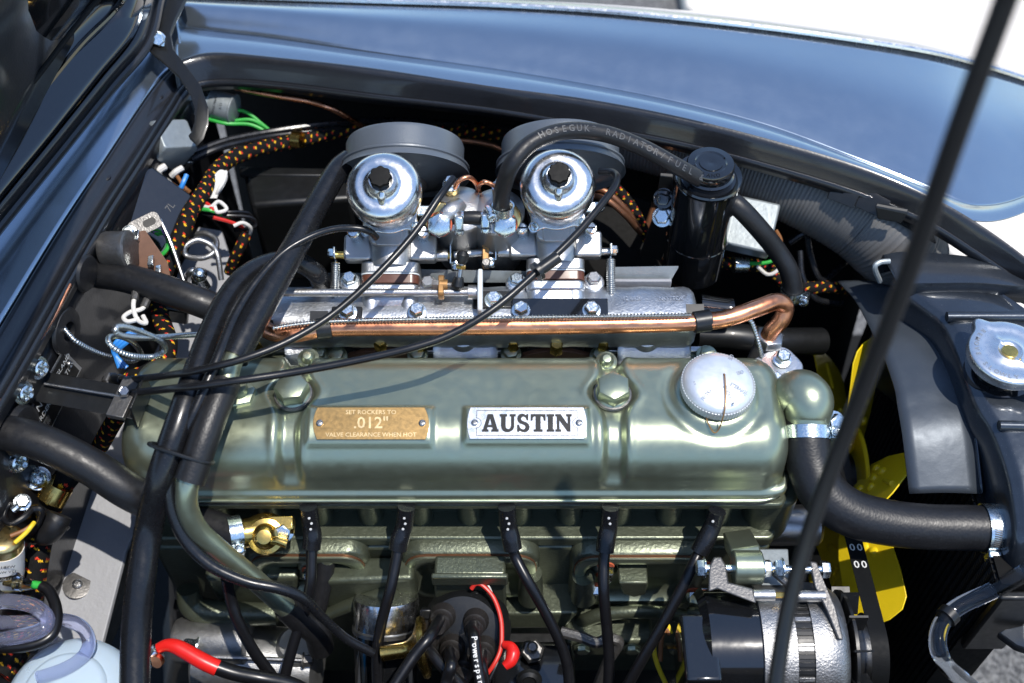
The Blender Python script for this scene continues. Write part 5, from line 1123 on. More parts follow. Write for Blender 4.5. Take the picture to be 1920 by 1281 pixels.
# three pressed side covers, each with its gasket line
def side_cover(u0, u1, v0, v1, dip):
    a, b = bp(u0, v0), bp(u1, v0); zt, zb = a.z, bp(u0, v1).z; x0, x1 = a.x, b.x; xm = (x0 + x1) / 2
    def outline(k, y):
        pts = []; w_ = (x1 - x0) / 2 - k; z1, z0 = zt - k, zb + k; r = .022
        for cx, cz, a0 in ((xm + w_ - r, z1 - r, 0), (xm - w_ + r, z1 - r, 90), (xm - w_ + r, z0 + r, 180), (xm + w_ - r, z0 + r, 270)):
            for j in range(7): q = rad(a0 + 90 * j / 6); pts.append(V((cx + r * math.cos(q), y, cz + r * math.sin(q))))
        return pts
    mb = MB(); mb.grid([outline(0, yb + .002), outline(0, yb - .012), outline(.002, yb - .015), outline(.010, yb - .015)], wrap=True); part(BLK, 'cover_seat', mb, 'green_cast', angle=50)
    mb = MB(); mb.grid([outline(.004, yb - .0145), outline(.0032, yb - .0175), outline(.007, yb - .0175)], wrap=True); part(BLK, 'cover_gasket', mb, 'copper_dull')
    mb = MB(); mb.grid([outline(.004, yb - .017), outline(.004, yb - .0195), outline(.008, yb - .021), outline(.014, yb - .020), outline(.019, yb - .010), outline(.028, yb - .008)], wrap=True); nn_ = 28; mb.f.append(tuple(5 * nn_ + k for k in range(nn_))); part(BLK, 'side_cover', mb, 'green', angle=50)
    p = V((xm + dip, yb - .008, zt - (zt - zb) * .42)); mb = MB(); mb.lathe(p, YN, [(.016, -.004), (.013, .004), (.011, .006), (0, .006)], 24); part(BLK, 'cover_boss', mb, 'green')
    mb = MB(); mb.lathe(p, YN, [(.0085, .006), (.0092, .0068), (.0085, .008)], 20); part(BLK, 'fibre_washer', mb, 'red_fibre'); bolt(BLK, p + YN * .008, YN, .0078, .008, 'zinc', washer=0)
side_cover(460, 688, 1012, 1090, .0); side_cover(752, 1012, 1012, 1092, .0); side_cover(1072, 1330, 1014, 1106, -.035)
for u, v in ((1136, 1060), (1120, 1098), (1318, 1058), (1300, 1108)): 
    p = bp(u, v, yb - .02); mb = MB(); mb.lathe(p, YN, [(.008, 0), (.009, .001), (.008, .002)], 18); part(BLK, 'fibre_washer', mb, 'red_fibre'); bolt(BLK, p + YN * .002, V((0, -.9, -.4)), .0075, .009, 'zinc', washer=0)
# cast webs, gallery and pads on the side of the block
mb = MB(); mb.tube([bp(352, 1105, -.17), bp(360, 1135, -.18), bp(400, 1150, -.185), bp(520, 1152, -.185)], [.012, .014, .015, .012], 14, 5); part(BLK, 'cast_web', mb, 'green_cast')
mb = MB(); mb.prism([bp(605, 1092, -.185), bp(775, 1086, -.185), bp(785, 1120, -.185), bp(720, 1128, -.185), bp(612, 1160, -.185)], V((0, .03, -.004))); part(BLK, 'cast_web', mb, 'green_cast', bevel=.006, seg=4)
mb = MB(); mb.tube([bp(606, 1156, -.19), bp(665, 1132, -.19), bp(740, 1108, -.188)], [.007, .008, .009], 12, 5); part(BLK, 'web_edge', mb, 'green_cast')
mb = MB(); mb.prism([bp(380, 1085, -.17), bp(560, 1085, -.17), bp(560, 1150, -.17), bp(420, 1150, -.17)], V((0, .03, 0))); part(BLK, 'cast_pad', mb, 'green_cast', bevel=.006, seg=3)
mb = MB(); mb.prism([bp(814, 1078, -.195), bp(948, 1078, -.195), bp(950, 1185, -.200), bp(816, 1190, -.200)], V((0, .022, 0))); part(BLK, 'distributor_pad', mb, 'green_cast', bevel=.003, seg=3)
mb = MB(); mb.box(bp(881, 1086, -.197), XA * .0385, V((0, .003, 0)), V((0, 0, .009))); part(BLK, 'pad_rib', mb, 'green_cast', bevel=.002)
for u, v0, v1 in ((995, 1075, 1120), (1094, 1080, 1120)):
    a = bp(u, v0, -.17); mb = MB(); mb.tube([a, bp(u, v1, -.175)], [.012, .014], 18, 2); part(BLK, 'cast_pillar', mb, 'green_cast')
mb = MB(); mb.prism([bp(1160, 1094, -.185), bp(1216, 1094, -.185), bp(1210, 1116, -.185), bp(1188, 1121, -.185), bp(1168, 1114, -.185)], V((0, .04, 0))); part(BLK, 'cast_lug', mb, 'green_cast', bevel=.002)
mb = MB(); mb.prism([bp(945, 1152, -.185), bp(1085, 1150, -.185), bp(1060, 1178, -.19), bp(945, 1180, -.19)], V((0, .04, 0))); part(BLK, 'gallery_rail', mb, 'green_cast', bevel=.003, seg=3)
mb = MB(); mb.tube([bp(1085, 1168, -.18), bp(1130, 1152, -.18), bp(1190, 1146, -.18), bp(1250, 1150, -.18), bp(1300, 1160, -.18)], .008, 12, 5); part(BLK, 'gallery_rib', mb, 'green_cast')
mb = MB(); mb.prism([bp(1060, 1204, -.205), bp(1225, 1204, -.205), bp(1225, 1230, -.205), bp(1060, 1230, -.205)], V((0, .05, 0))); part(BLK, 'sump_flange', mb, 'green_cast', bevel=.004)
for u in (1092, 1185, 1268): bolt(BLK, bp(u, 1214, -.208), YN, .008, .006, 'green')
mb = MB(); mb.tube(path((1052, 1185, -.22), (1090, 1195, -.22), (1118, 1205, -.22), (1140, 1198, -.22), (1160, 1205, -.225), (1140, 1240, -.25), (1115, 1300, -.3)), .006, 10, 6); BRD = solo('earth_braid', 'grey braided earth strap in front of the block', 'earth strap', mb, 'dark_steel')
mb = MB(); mb.box(V(((hx0 + hx1) / 2, -.19, Z0 - .52)), XA * .30, V((0, .06, 0)), V((0, 0, .03))); part(BLK, 'sump', mb, 'black_satin', bevel=.006)
# bell housing side, left
BH = thing('gearbox_housing', 'dark grey gearbox bell housing at the lower left of the engine', 'gearbox housing', P(345, 1300, -.4))
mb = MB(); q = [(330, 985), (352, 1000), (348, 1100), (372, 1200), (380, 1330), (300, 1330), (322, 1240), (318, 1170), (330, 1140), (322, 1090)]
mb.prism([PY(u, v, -.14) for u, v in q], V((-.02, .10, 0))); part(BH, 'casting', mb, 'dark_steel', bevel=.006, seg=3)
mb = MB(); mb.prism([PY(u, v, -.15) for u, v in ((322, 1145), (350, 1135), (352, 1190), (330, 1195))], V((0, .02, 0))); part(BH, 'lug', mb, 'dark_steel', bevel=.005)

# ---- spark leads
def lead(label, boot, run, marks=3):
    T = thing('spark_lead', label, 'spark lead', P(*run[-1]), 'spark plug leads')
    b = path(*boot); mb = MB(); mb.tube(b, [.0088, .0088, .0096, .0092][:len(b)], 18, 5); part(T, 'boot', mb, 'rubber_smooth')
    mb = MB(); mb.tube([b[-1]] + path(*run), .0056, 16, 8); part(T, 'cable', mb, 'cable')
    mb = MB(); d = (b[1] - b[0]).normalized()
    for k in range(marks):
        c = b[0] + d * (.008 + .0065 * k); n = (CAM - c).normalized(); n = (n - d * n.dot(d)).normalized(); mb.lathe(c + n * .0088 + d.cross(n) * (.0008 * (-1) ** k), n, [(.0014, -.0004), (.0013, .0003), (0, .0005)], 8)
    part(T, 'white_marks', mb, 'ink_white', kind='stuff')
lead('leftmost spark lead with a boot, running down past the brass tap', ((578, 950, -.07), (583, 985, -.09), (586, 1008, -.10), (584, 1028, -.108)), ((584, 1050, -.115), (582, 1095, -.13), (570, 1150, -.155), (548, 1215, -.18), (526, 1300, -.21)), 3)
lead('second spark lead from the left, between the first two side covers', ((762, 950, -.07), (758, 985, -.09), (750, 1010, -.10), (746, 1030, -.108)), ((742, 1055, -.115), (732, 1105, -.13), (716, 1165, -.155), (707, 1225, -.18), (708, 1300, -.21)), 4)
lead('middle spark lead, running down to the right of the distributor', ((950, 950, -.07), (953, 985, -.09), (958, 1010, -.10), (962, 1030, -.108)), ((968, 1048, -.115), (990, 1090, -.125), (1018, 1140, -.145), (1048, 1200, -.17), (1064, 1250, -.19), (1068, 1305, -.21)), 3)
lead('spark lead hanging almost straight down right of the middle one', ((1145, 950, -.07), (1142, 985, -.09), (1137, 1012, -.10), (1134, 1034, -.108)), ((1132, 1060, -.115), (1132, 1110, -.13), (1138, 1180, -.16), (1142, 1240, -.185), (1140, 1305, -.21)), 2)
lead('rightmost spark lead, slanting down left beside the alternator', ((1345, 958, -.075), (1336, 985, -.09), (1322, 1015, -.10), (1311, 1036, -.108)), ((1300, 1058, -.112), (1275, 1110, -.13), (1240, 1175, -.155), (1205, 1235, -.18), (1168, 1300, -.21)), 1)
hose('coil_lead', 'black lead dropping from behind the green pipe towards the starter', path((425, 1085, -.09), (432, 1120, -.11), (446, 1165, -.13), (475, 1220, -.16), (510, 1268, -.19), (530, 1300, -.21)), .0058, 'cable', 'cable')
# dipstick tube
hose('dipstick_tube', 'grey sleeve on a short green pipe behind the leftmost spark lead', path((612, 1050, -.16), (607, 1085, -.175), (598, 1130, -.195), (592, 1150, -.205)), .0098, 'rubber', 'tube')
mb = MB(); mb.tube(path((614, 1036, -.15), (612, 1056, -.162)), .0085, 16, 2); solo('dipstick_stub', 'short green pipe stub above the grey sleeve', 'pipe', mb, 'green')

# ---- brass heater tap
TAP = thing('heater_tap', 'brass heater tap at the left end of the cylinder head', 'tap', P(495, 1000, -.12))
ax = (P(448, 1000, -.09) - P(530, 985, -.1)).normalized()
mb = MB(); mb.lathe(P(452, 1002, -.09), -ax, [(.0125, -.004), (.0135, 0), (.0145, .004), (.0145, .010), (.016, .014), (.0175, .024), (.015, .034), (.010, .042)], 24); part(TAP, 'body', mb, 'brass', angle=40)
c = P(498, 1006, -.085); mb = MB(); mb.lathe(c, V((.1, -.5, .85)), [(.018, -.012), (.019, -.004), (.0175, 0), (.013, .001), (.0125, .004), (.0115, .006), (.0105, .010), (.007, .0145), (0, .0155)], 32); part(TAP, 'gland_nut', mb, 'brass', angle=40)
mb = MB(); mb.tube([c + V((.008, -.008, .006)), P(520, 1014, -.078), P(538, 1020, -.080)], [.004, .0042, .0048], 12, 4); part(TAP, 'handle', mb, 'brass')
mb = MB(); mb.box(P(520, 985, -.086), XA * .017, V((0, .007, .002)), V((0, 0, .006))); part(TAP, 'flange', mb, 'brass', bevel=.002); bolt(TAP, P(530, 997, -.09), V((.1, -.6, .7)), .0088, .009, 'zinc')
hose('tap_hose', 'short black hose clamped onto the brass heater tap', path((360, 975, -.09), (395, 985, -.09), (430, 997, -.09), (448, 1002, -.09)), .0155, 'rubber')
clamp('hose_clamp', 'zinc clamp joining the short hose to the brass heater tap', P(440, 1000, -.09), ax, .0158, V((-.2, -.9, .0)), w_=.012)

# ---- starter motor, red lead
STM = thing('starter_motor', 'grey starter motor low on the left of the block', 'starter motor', P(490, 1300, -.4))
a, b = P(372, 1235, -.30), P(600, 1250, -.30); d = b - a
mb = MB(); mb.lathe(a, d, [(.034, 0), (.040, .004), (.040, d.length - .02), (.037, d.length - .004), (.030, d.length), (0, d.length)], 48); part(STM, 'body', mb, 'alu', angle=40)
mb = MB(); a2, b2 = P(330, 1200, -.26), P(470, 1205, -.26); mb.lathe(a2, b2 - a2, [(.022, 0), (.024, .004), (.024, (b2 - a2).length - .004), (.020, (b2 - a2).length)], 36); part(STM, 'solenoid', mb, 'alu', angle=40)
mb = MB(); mb.tube(path((395, 1232, -.25), (570, 1238, -.25)), .0025, 8, 1); part(STM, 'through_bolt', mb, 'steel'); bolt(STM, P(372, 1212, -.24), V((-1, 0, .2)), .008, .014, 'zinc'); bolt(STM, P(568, 1238, -.255), XA, .007, .01, 'dark_steel')
mb = MB(); mb.lathe(P(555, 1205, -.25), ZV, [(.022, -.03), (.022, -.004), (.018, 0), (0, 0)], 28); part(STM, 'end_housing', mb, 'alu')
RC = thing('battery_cable', 'black cable with a bright red sleeve bolted to the starter', 'cable', P(400, 1255, -.2))
mb = MB(); mb.tube(path((296, 1216, -.13), (312, 1210, -.128), (328, 1212, -.128), (345, 1220, -.13), (380, 1240, -.135), (408, 1253, -.14)), [.005, .006, .007, .0076, .008, .008], 18, 6); part(RC, 'red_sleeve', mb, 'red')
mb = MB(); mb.tube(path((395, 1247, -.138), (440, 1262, -.145), (490, 1272, -.15), (540, 1282, -.16), (580, 1300, -.17)), .0075, 16, 6); part(RC, 'cable', mb, 'cable')
mb = MB(); mb.tube(path((298, 1236, -.135), (292, 1242, -.132)), .0065, 14, 2); part(RC, 'copper_stud', mb, 'copper'); mb = MB(); mb.hexa(P(288, 1232, -.14), V((.6, -.4, .4)), .010, .008); part(RC, 'terminal_nut', mb, 'zinc')
mb = MB(); mb.tube(path((284, 1222, -.14), (292, 1212, -.13), (300, 1214, -.13)), .003, 8, 3); part(RC, 'lug', mb, 'zinc')

# ---- oil-fill canister left of the distributor
CN = thing('ignition_coil', 'black cylinder with a bright metal collar left of the distributor', 'ignition coil', P(725, 1300, -.5))
CA = V((0, .72, .69)); c = P(725, 1178, -.215); mb = MB(); mb.lathe(c, CA, [(.030, .0), (.034, .003), (.0345, .030), (.0335, .034), (.020, .036), (0, .036)], 48); part(CN, 'collar', mb, 'polished', angle=40)
mb = MB(); mb.lathe(c, CA, [(.0345, -.002), (.0362, -.001), (.0362, .003), (.0345, .004)], 48); part(CN, 'collar_ring', mb, 'steel')
mb = MB(); mb.lathe(c, CA, [(.034, -.16), (.0345, -.002), (.030, 0)], 48); part(CN, 'can', mb, 'black_gloss')
for u in (700, 722, 745): mb = MB(); p = P(u, 1275, -.23); mb.lathe(p, V((0, -.6, .8)), [(.008, -.006), (.0085, .0), (.006, .003), (0, .003)], 18); part(CN, 'terminal', mb, 'black_satin')

# ---- distributor
DI = thing('distributor', 'black six lead distributor at the bottom centre', 'distributor', P(865, 1300, -.4))
c = P(868, 1190, -.180); n = V((-.08, -.58, .81)).normalized(); R = .0445
mb = MB(); mb.lathe(c, n, [(.030, -.08), (.034, -.05), (R, -.040), (R + .001, -.034)], 48); part(DI, 'body', mb, 'alu', angle=40)
mb = MB(); mb.lathe(c, n, [(R, -.038), (R + .0018, -.036), (R + .0018, -.022), (R - .001, -.018), (R - .002, -.006), (R - .006, 0), (.018, .003), (0, .003)], 56); part(DI, 'cap', mb, 'black_satin', angle=40)
mb = MB(); q = c + V((.006, .040, .008)); mb.box(q + V((0, 0, .0)), XA * .010, V((0, .004, .006)), V((0, -.008, .006))); part(DI, 'cap_clip_lug', mb, 'black_satin', bevel=.002)
tw = [(828, 1158), (890, 1168), (802, 1195), (846, 1216), (906, 1220), (868, 1255)]
TWP = []
for i, (u, v) in enumerate(tw):
    p = PN(u, v, c + n * .012, n); TWP.append(p); ln = (n + V((0, -.15, -.12))).normalized()
    mb = MB(); mb.lathe(p - n * .012, ln, [(.0135, 0), (.0130, .005), (.0112, .010), (.0116, .012), (.0098, .014), (.0095, .021), (.0099, .023), (.0080, .026), (.0075, .034), (.006, .036)], 28); part(DI, 'lead_tower', mb, 'boot_rubber', angle=40)
tip = lambda i: TWP[i] + n * .012
def dlead(label, i, run, text=None):
    T = thing('spark_lead', label, 'spark lead', tip(i), 'spark plug leads'); mb = MB(); a = tip(i)
    pp = mb.tube([a, a + n * .008 + (P(*run[0]) - a) * .12] + path(*run), .0058, 16, 8); part(T, 'cable', mb, 'cable')
    if text: mb = MB(); text_on_path(mb, text, pp, .0058, .034, .0052, .0078, .02, lift=.0004); part(T, 'lettering', mb, 'ink_white')
dlead('lead from the upper left distributor tower, crossing down to the left', 0, ((805, 1195, -.125), (775, 1232, -.13), (740, 1285, -.14), (725, 1310, -.145)))
dlead('lead with white lettering from the upper right distributor tower', 1, ((889, 1195, -.13), (893, 1235, -.135), (905, 1300, -.14)), 'Powerspark')
dlead('lead from the far left distributor tower, crossing behind to the right', 2, ((806, 1222, -.15), (830, 1250, -.15), (862, 1282, -.15), (880, 1310, -.15)))
dlead('lead from the middle distributor tower, going straight down', 3, ((846, 1246, -.13), (838, 1275, -.14), (830, 1310, -.15)))
dlead('lead from the far right distributor tower, going straight down', 4, ((903, 1250, -.14), (908, 1280, -.15), (912, 1310, -.16)))
VA = thing('vacuum_advance', 'brass plated vacuum advance canister between coil and distributor', 'vacuum unit', P(765, 1225, -.2))
a = P(715, 1226, -.17); d = V((1, .12, .1)); mb = MB(); mb.lathe(a, d, [(.0075, 0), (.0078, .022), (.009, .027), (.014, .033), (.024, .038), (.030, .040), (.031, .043), (.029, .046), (0, .046)], 40); part(VA, 'canister', mb, 'brass', angle=40)
mb = MB(); mb.box(P(800, 1150, -.18), XA * .006, V((0, .004, .004)), V((0, -.006, .010))); part(VA, 'link_bracket', mb, 'black_satin', bevel=.002)
# pickup wires and red clip
PW_ = thing('pickup_wires', 'thin red and black wires arching over the right of the distributor', 'wires', P(930, 1180, -.2))
mb = MB(); mb.tube(path((884, 1104, -.15), (892, 1095, -.145), (905, 1098, -.145), (925, 1120, -.15), (938, 1155, -.155), (941, 1190, -.16), (938, 1220, -.165), (925, 1248, -.17), (905, 1275, -.18)), .0023, 10, 8); part(PW_, 'wire', mb, 'red_wire')
mb = MB(); mb.tube(path((888, 1102, -.152), (900, 1094, -.147), (914, 1098, -.147), (922, 1112, -.15), (936, 1148, -.157), (939, 1190, -.163), (936, 1225, -.168), (928, 1252, -.172), (912, 1285, -.18)), .0023, 10, 8); part(PW_, 'wire', mb, 'cable')
mb = MB(); mb.tube(path((944, 1208, -.16), (957, 1213, -.158), (962, 1225, -.158), (957, 1240, -.16), (946, 1250, -.162)), [.0035, .0055, .0068, .0062, .0042], 14, 6); solo('red_clip', 'bright red curved plastic clip right of the distributor', 'clip', mb, 'red')
# engine mount, black
MT = thing('engine_mount', 'black engine mounting bracket with a square nut right of the distributor', 'bracket', P(1000, 1300, -.4))
mb = MB(); mb.box(P(1000, 1270, -.30), XA * .045, V((0, .03, 0)), V((0, 0, .03))); part(MT, 'bracket', mb, 'black_gloss', bevel=.006, seg=3)
mb = MB(); mb.box(P(1000, 1210, -.30), XA * .050, V((0, .012, 0)), V((0, 0, .008))); part(MT, 'ledge', mb, 'black_satin', bevel=.002); mb = MB(); mb.hexa(P(998, 1222, -.262), V((0, -.3, 1)), .013, .014); part(MT, 'nut', mb, 'dark_steel'); mb = MB(); mb.lathe(P(998, 1216, -.25), V((0, -.3, 1)), [(.006, 0), (.006, .014), (.004, .016), (0, .016)], 16); part(MT, 'stud', mb, 'dark_steel')
mb = MB(); mb.lathe(P(992, 1276, -.26), V((0, -.8, .6)), [(.014, 0), (.012, .004), (.008, .006), (.006, .003), (0, .003)], 20); part(MT, 'hole', mb, 'black_satin')
# ================================================================ front of the engine: outlet, hose, fan, alternator, radiator
TO = thing('thermostat_housing', 'silver thermostat housing with a green elbow at the front of the cover', 'thermostat housing', P(1470, 700, -.08))
c = P(1452, 692, -.035); mb = MB(); mb.prism(rr_poly(c - ZV * .02, V((.8, .5, 0)).normalized(), V((-.5, .8, 0)).normalized(), .030, .022, .014), ZV * .018); part(TO, 'body', mb, 'alu', bevel=.003)
mb = MB(); mb.prism(rr_poly(c - ZV * .002, V((.8, .5, 0)).normalized(), V((-.5, .8, 0)).normalized(), .028, .020, .013), ZV * .006); part(TO, 'top_plate', mb, 'cast_alu', bevel=.0015)
for u, v, m in ((1466, 674, 'zinc'), (1452, 716, 'zinc'), (1477, 716, 'steel')): bolt(TO, P(u, v, -.028), V((0, -.2, 1)), .0078, .010, m)
el = path((1478, 790, -.045), (1480, 745, -.022), (1500, 728, -.012), (1520, 738, -.016), (1518, 770, -.03), (1512, 800, -.045))
el = [P(1488, 752, -.055), P(1492, 746, -.034), P(1503, 744, -.016), P(1514, 756, -.014), P(1514, 785, -.024), P(1512, 812, -.032)]
mb = MB(); mb.tube(el, [.024, .027, .0275, .026, .0225, .0200], 28, 8); part(TO, 'elbow', mb, 'green')
bolt(TO, P(1562, 798, -.05), V((.3, -.5, .8)), .012, .012, 'zinc'); mb = MB(); mb.lathe(P(1556, 806, -.062), ZV, [(.017, -.03), (.017, 0), (.013, .006)], 24); part(TO, 'lug', mb, 'green_cast')
RH = thing('radiator_top_hose', 'thick black radiator hose bending from the green elbow to the radiator', 'hose', P(1650, 980, -.1))
hp = path((1511, 782, -.026), (1512, 822, -.036), (1520, 872, -.05), (1545, 925, -.062), (1595, 962, -.072), (1665, 980, -.078), (1740, 988, -.08), (1820, 990, -.08), (1888, 992, -.08))
mb = MB(); mb.tube(hp, [.0222, .0226, .0235, .024, .0235, .0228, .0224, .0224, .0222], 36, 10); part(RH, 'hose', mb, 'hose_weave')
clamp('hose_clamp', 'zinc clamp at the elbow end of the radiator hose', P(1512, 812, -.0335), hp[1] - hp[0], .0228, V((1, .15, .3)), 'radiator hose clamps', w_=.012)
clamp('hose_clamp', 'zinc clamp at the radiator end of the radiator hose', P(1853, 991, -.08), XA, .0228, V((0, -.95, -.25)), 'radiator hose clamps', w_=.012)

# ---- fan
FC = V((.395, -.02, Z0 - .235))
FAN = thing('cooling_fan', 'yellow bladed cooling fan in front of the engine', 'fan', FC)
mb = MB(); mb.lathe(FC - XA * .045, XA, [(.055, 0), (.06, .004), (.048, .012), (.06, .022), (.06, .030), (.03, .032), (.03, .045)], 40); part(FAN, 'hub_pulley', mb, 'black_satin')
mb = MB(); mb.lathe(FC, XA, [(.065, 0), (.067, .002), (.067, .004), (.03, .006), (0, .006)], 40); part(FAN, 'spider', mb, 'yellow')
def blade(ang, x_off=0.0):
    d = V((0, math.cos(ang), math.sin(ang))); tdir = V((0, -math.sin(ang), math.cos(ang))); tw_ = rad(40)
    w = tdir * math.cos(tw_) - XA * math.sin(tw_); nrm = d.cross(w)
    outl = [(.04, -.022), (.075, -.034), (.13, -.040), (.160, -.040), (.172, -.032), (.178, -.015), (.179, .015), (.174, .030), (.162, .037), (.09, .034), (.07, .030), (.04, .022)]
    mb = MB(); rows = []
    cen = FC + XA * x_off
    mb.prism([cen + d * r + w * t for r, t in outl], nrm * .0016); o = part(FAN, 'blade', mb, 'yellow', bevel=.0005)
    for r, t in ((.070, -.016), (.070, .014), (.088, -.002), (.098, -.012), (.102, .010)):
        for s in (-1, 1):
            mb = MB(); mb.lathe(cen + d * r + w * t + nrm * (.0016 if s > 0 else 0), nrm * s, [(.0058, 0), (.005, .0025), (.003, .0038), (0, .0042)], 14); part(o, 'rivet', mb, 'yellow')
    for s in (-1, 1): mb = MB(); mb.tube([cen + d * .125 + w * .0 + nrm * (.0008 + s * .001), cen + d * .160 + w * .004 + nrm * (.0008 + s * .001)], [.002, .0032], 10, 3); part(o, 'pressed_rib', mb, 'yellow')
for k in range(6): blade(rad(2 + 60 * k))

# ---- water pump pulley and belt, alternator
ALT = thing('alternator', 'black and silver alternator at the lower right of the engine', 'alternator', P(1470, 1330, -.3))
ac = V((0, -.262, Z0 - .165)); xx = lambda u: P(u, 1190, -.11).x
AX = lambda u: V((xx(u), ac.y, ac.z)); R = .066
def seg(name, u0, u1, prof, mat, **k):
    a = AX(u0); L = xx(u1) - xx(u0); mb = MB(); mb.lathe(a, XA, [(r * R, t * L) for r, t in prof], 64); return part(ALT, name, mb, mat, angle=40, **k)
seg('rear_cap', 1325, 1425, [(.62, -.10), (.84, -.08), (.90, 0), (.95, .06), (.96, 1.0)], 'black_gloss')
seg('rear_bracket', 1425, 1488, [(.96, 0), (1.02, .02), (1.03, .5), (1.02, 1)], 'alternator_alu')
seg('stator', 1488, 1520, [(.985, 0), (.985, 1)], 'black_satin')
seg('front_bracket', 1520, 1592, [(1.02, 0), (1.03, .3), (1.0, .7), (.9, .95), (.8, 1)], 'alternator_alu')
for k in range(26):                                  # laminated slots of the stator
    a = rad(20 + 6.2 * k); d = V((0, -math.cos(a), math.sin(a))); t_ = d.cross(XA)
    mb = MB(); c = AX(1504) + d * R * .985; mb.box(c, XA * ((xx(1519) - xx(1489)) / 2), t_ * .0022, d * .0016); part(ALT, 'lamination', mb, 'black_satin' if k % 4 else 'alternator_alu', bevel=.0004)
seg('fan_disc', 1600, 1606, [(.3, 0), (.92, 0), (.92, 1), (.3, 1)], 'black_satin')
for k in range(12):
    a = rad(30 * k + 8); d = V((0, -math.cos(a), math.sin(a))); t_ = d.cross(XA); c = AX(1612) + d * R * .80
    mb = MB(); mb.box(c, XA * .009, d * .011, (t_ + d * .3) * .001); part(ALT, 'fan_vane', mb, 'black_satin')
seg('pulley', 1618, 1650, [(.55, 0), (.58, .05), (.46, .5), (.58, .95), (.55, 1)], 'steel')
# rear plastic housing, lugs and through bolts
mb = MB(); c = AX(1300) + V((.006, -.018, .022)); mb.box(c, XA * .017, V((0, .034, 0)), V((0, 0, .034))); part(ALT, 'regulator_cover', mb, 'black_gloss', bevel=.004, seg=3)
lug = [(1330, 1062), (1338, 1045), (1352, 1044), (1362, 1062), (1366, 1092), (1412, 1104), (1418, 1132), (1380, 1118), (1345, 1104), (1328, 1110)]
mb = MB(); mb.prism([P(u, v, -.085 - max(0, (v - 1090)) * .0001) for u, v in lug], V((.002, .006, -.012))); part(ALT, 'rear_lug', mb, 'dark_steel', bevel=.0015)
lug = [(1518, 1052), (1532, 1054), (1545, 1090), (1568, 1140), (1582, 1200), (1572, 1200), (1550, 1145), (1528, 1100)]
mb = MB(); mb.prism([P(u, v, -.085 - max(0, (v - 1090)) * .0001) for u, v in lug], V((.002, .006, -.012))); part(ALT, 'front_lug', mb, 'dark_steel', bevel=.0015)
mb = MB(); mb.tube(path((1412, 1116, -.092), (1452, 1116, -.092)), .0055, 14, 1); part(ALT, 'through_bolt', mb, 'alu'); mb = MB(); mb.tube(path((1452, 1116, -.092), (1475, 1116, -.092)), .003, 10, 1); part(ALT, 'through_bolt', mb, 'brass'); mb = MB(); mb.tube(path((1475, 1118, -.092), (1546, 1118, -.092)), .0055, 14, 1); part(ALT, 'through_bolt', mb, 'alu')
AB = thing('alternator_bracket', 'green painted alternator bracket with a through bolt', 'bracket', P(1420, 1080, -.15))
mb = MB(); a, b = P(1374, 1064, -.09), P(1428, 1064, -.09); mb.tube([a, b], .0165, 28, 1); part(AB, 'pivot_boss', mb, 'green', bevel=.0015)
mb = MB(); mb.prism([P(1370, 1030, -.085), P(1425, 1022, -.085), P(1432, 1060, -.085), P(1376, 1066, -.085)], V((0, .035, -.03))); part(AB, 'arm', mb, 'green', bevel=.002)
mb = MB(); mb.tube([P(1318, 1066, -.09), P(1450, 1066, -.09)], .0042, 12, 1); part(AB, 'pivot_bolt', mb, 'zinc')
for u, d in ((1322, -XA), (1430, XA), (1468, -XA)): mb = MB(); mb.hexa(P(u, 1066, -.09), d, .0085, .008, washer=1.2); part(AB, 'nut', mb, 'zinc')
mb = MB(); mb.tube([P(1468, 1068, -.09), P(1548, 1068, -.09)], .0042, 12, 1); part(AB, 'front_bolt', mb, 'zinc'); mb = MB(); mb.hexa(P(1540, 1068, -.09), XA, .0085, .008); part(AB, 'nut', mb, 'zinc')
mb = MB(); mb.prism([P(1410, 1030, -.115), P(1478, 1030, -.115), P(1482, 1098, -.115), P(1428, 1098, -.115)], V((0, .002, -.003))); part(AB, 'plate', mb, 'relay_grey', bevel=.001)
mb = MB(); mb.tube([P(1424, 1052, -.105), P(1450, 1072, -.10), P(1480, 1098, -.10)], .004, 10, 3); part(AB, 'rib', mb, 'dark_steel')
mb = MB(); mb.lathe(P(1478, 985, -.17), XA, [(.018, -.03), (.022, -.026), (.022, .03), (.018, .034)], 28); part(AB, 'spacer', mb, 'steel')
BT = thing('fan_belt', 'black fan belt with white printed marks running over the alternator pulley', 'belt', P(1610, 1150, -.15))
bx = .352; prof = []
p1 = V((bx, -.02, Z0 - .235)); p2 = V((bx, ac.y, ac.z)); r1, r2 = .078, .040
dv = p2 - p1; th = math.atan2(dv.z, dv.y); al = math.acos((r1 - r2) / dv.length); loop = []
for k in range(25): a = th + al + (2 * math.pi - 2 * al) * k / 24; loop.append(p1 + V((0, math.cos(a), math.sin(a))) * r1)
for k in range(25): a = th - al + 2 * al * k / 24; loop.append(p2 + V((0, math.cos(a), math.sin(a))) * r2)
dense = []
for i, p in enumerate(loop):
    q = loop[(i + 1) % len(loop)]; m = max(1, int((q - p).length / .01)); dense += [p.lerp(q, k / m) for k in range(m)]
mb = MB(); rows = []; N_ = len(dense)
for i, p in enumerate(dense):
    t_ = (dense[(i + 1) % N_] - dense[i - 1]).normalized(); o_ = t_.cross(XA)
    if o_.dot(p - (p1 + p2) / 2) < 0: o_ = -o_
    rows.append([p + o_ * .004 - XA * .0085, p + o_ * .004 + XA * .0085, p - o_ * .004 + XA * .006, p - o_ * .004 - XA * .006])
rows.append(rows[0]); mb.grid(rows, wrap=True); part(BT, 'band', mb, 'belt', angle=50)
sel = [i for i in range(N_) if dense[i].y > -.24 and dense[i].y < -.155 and dense[i].z > Z0 - .2]
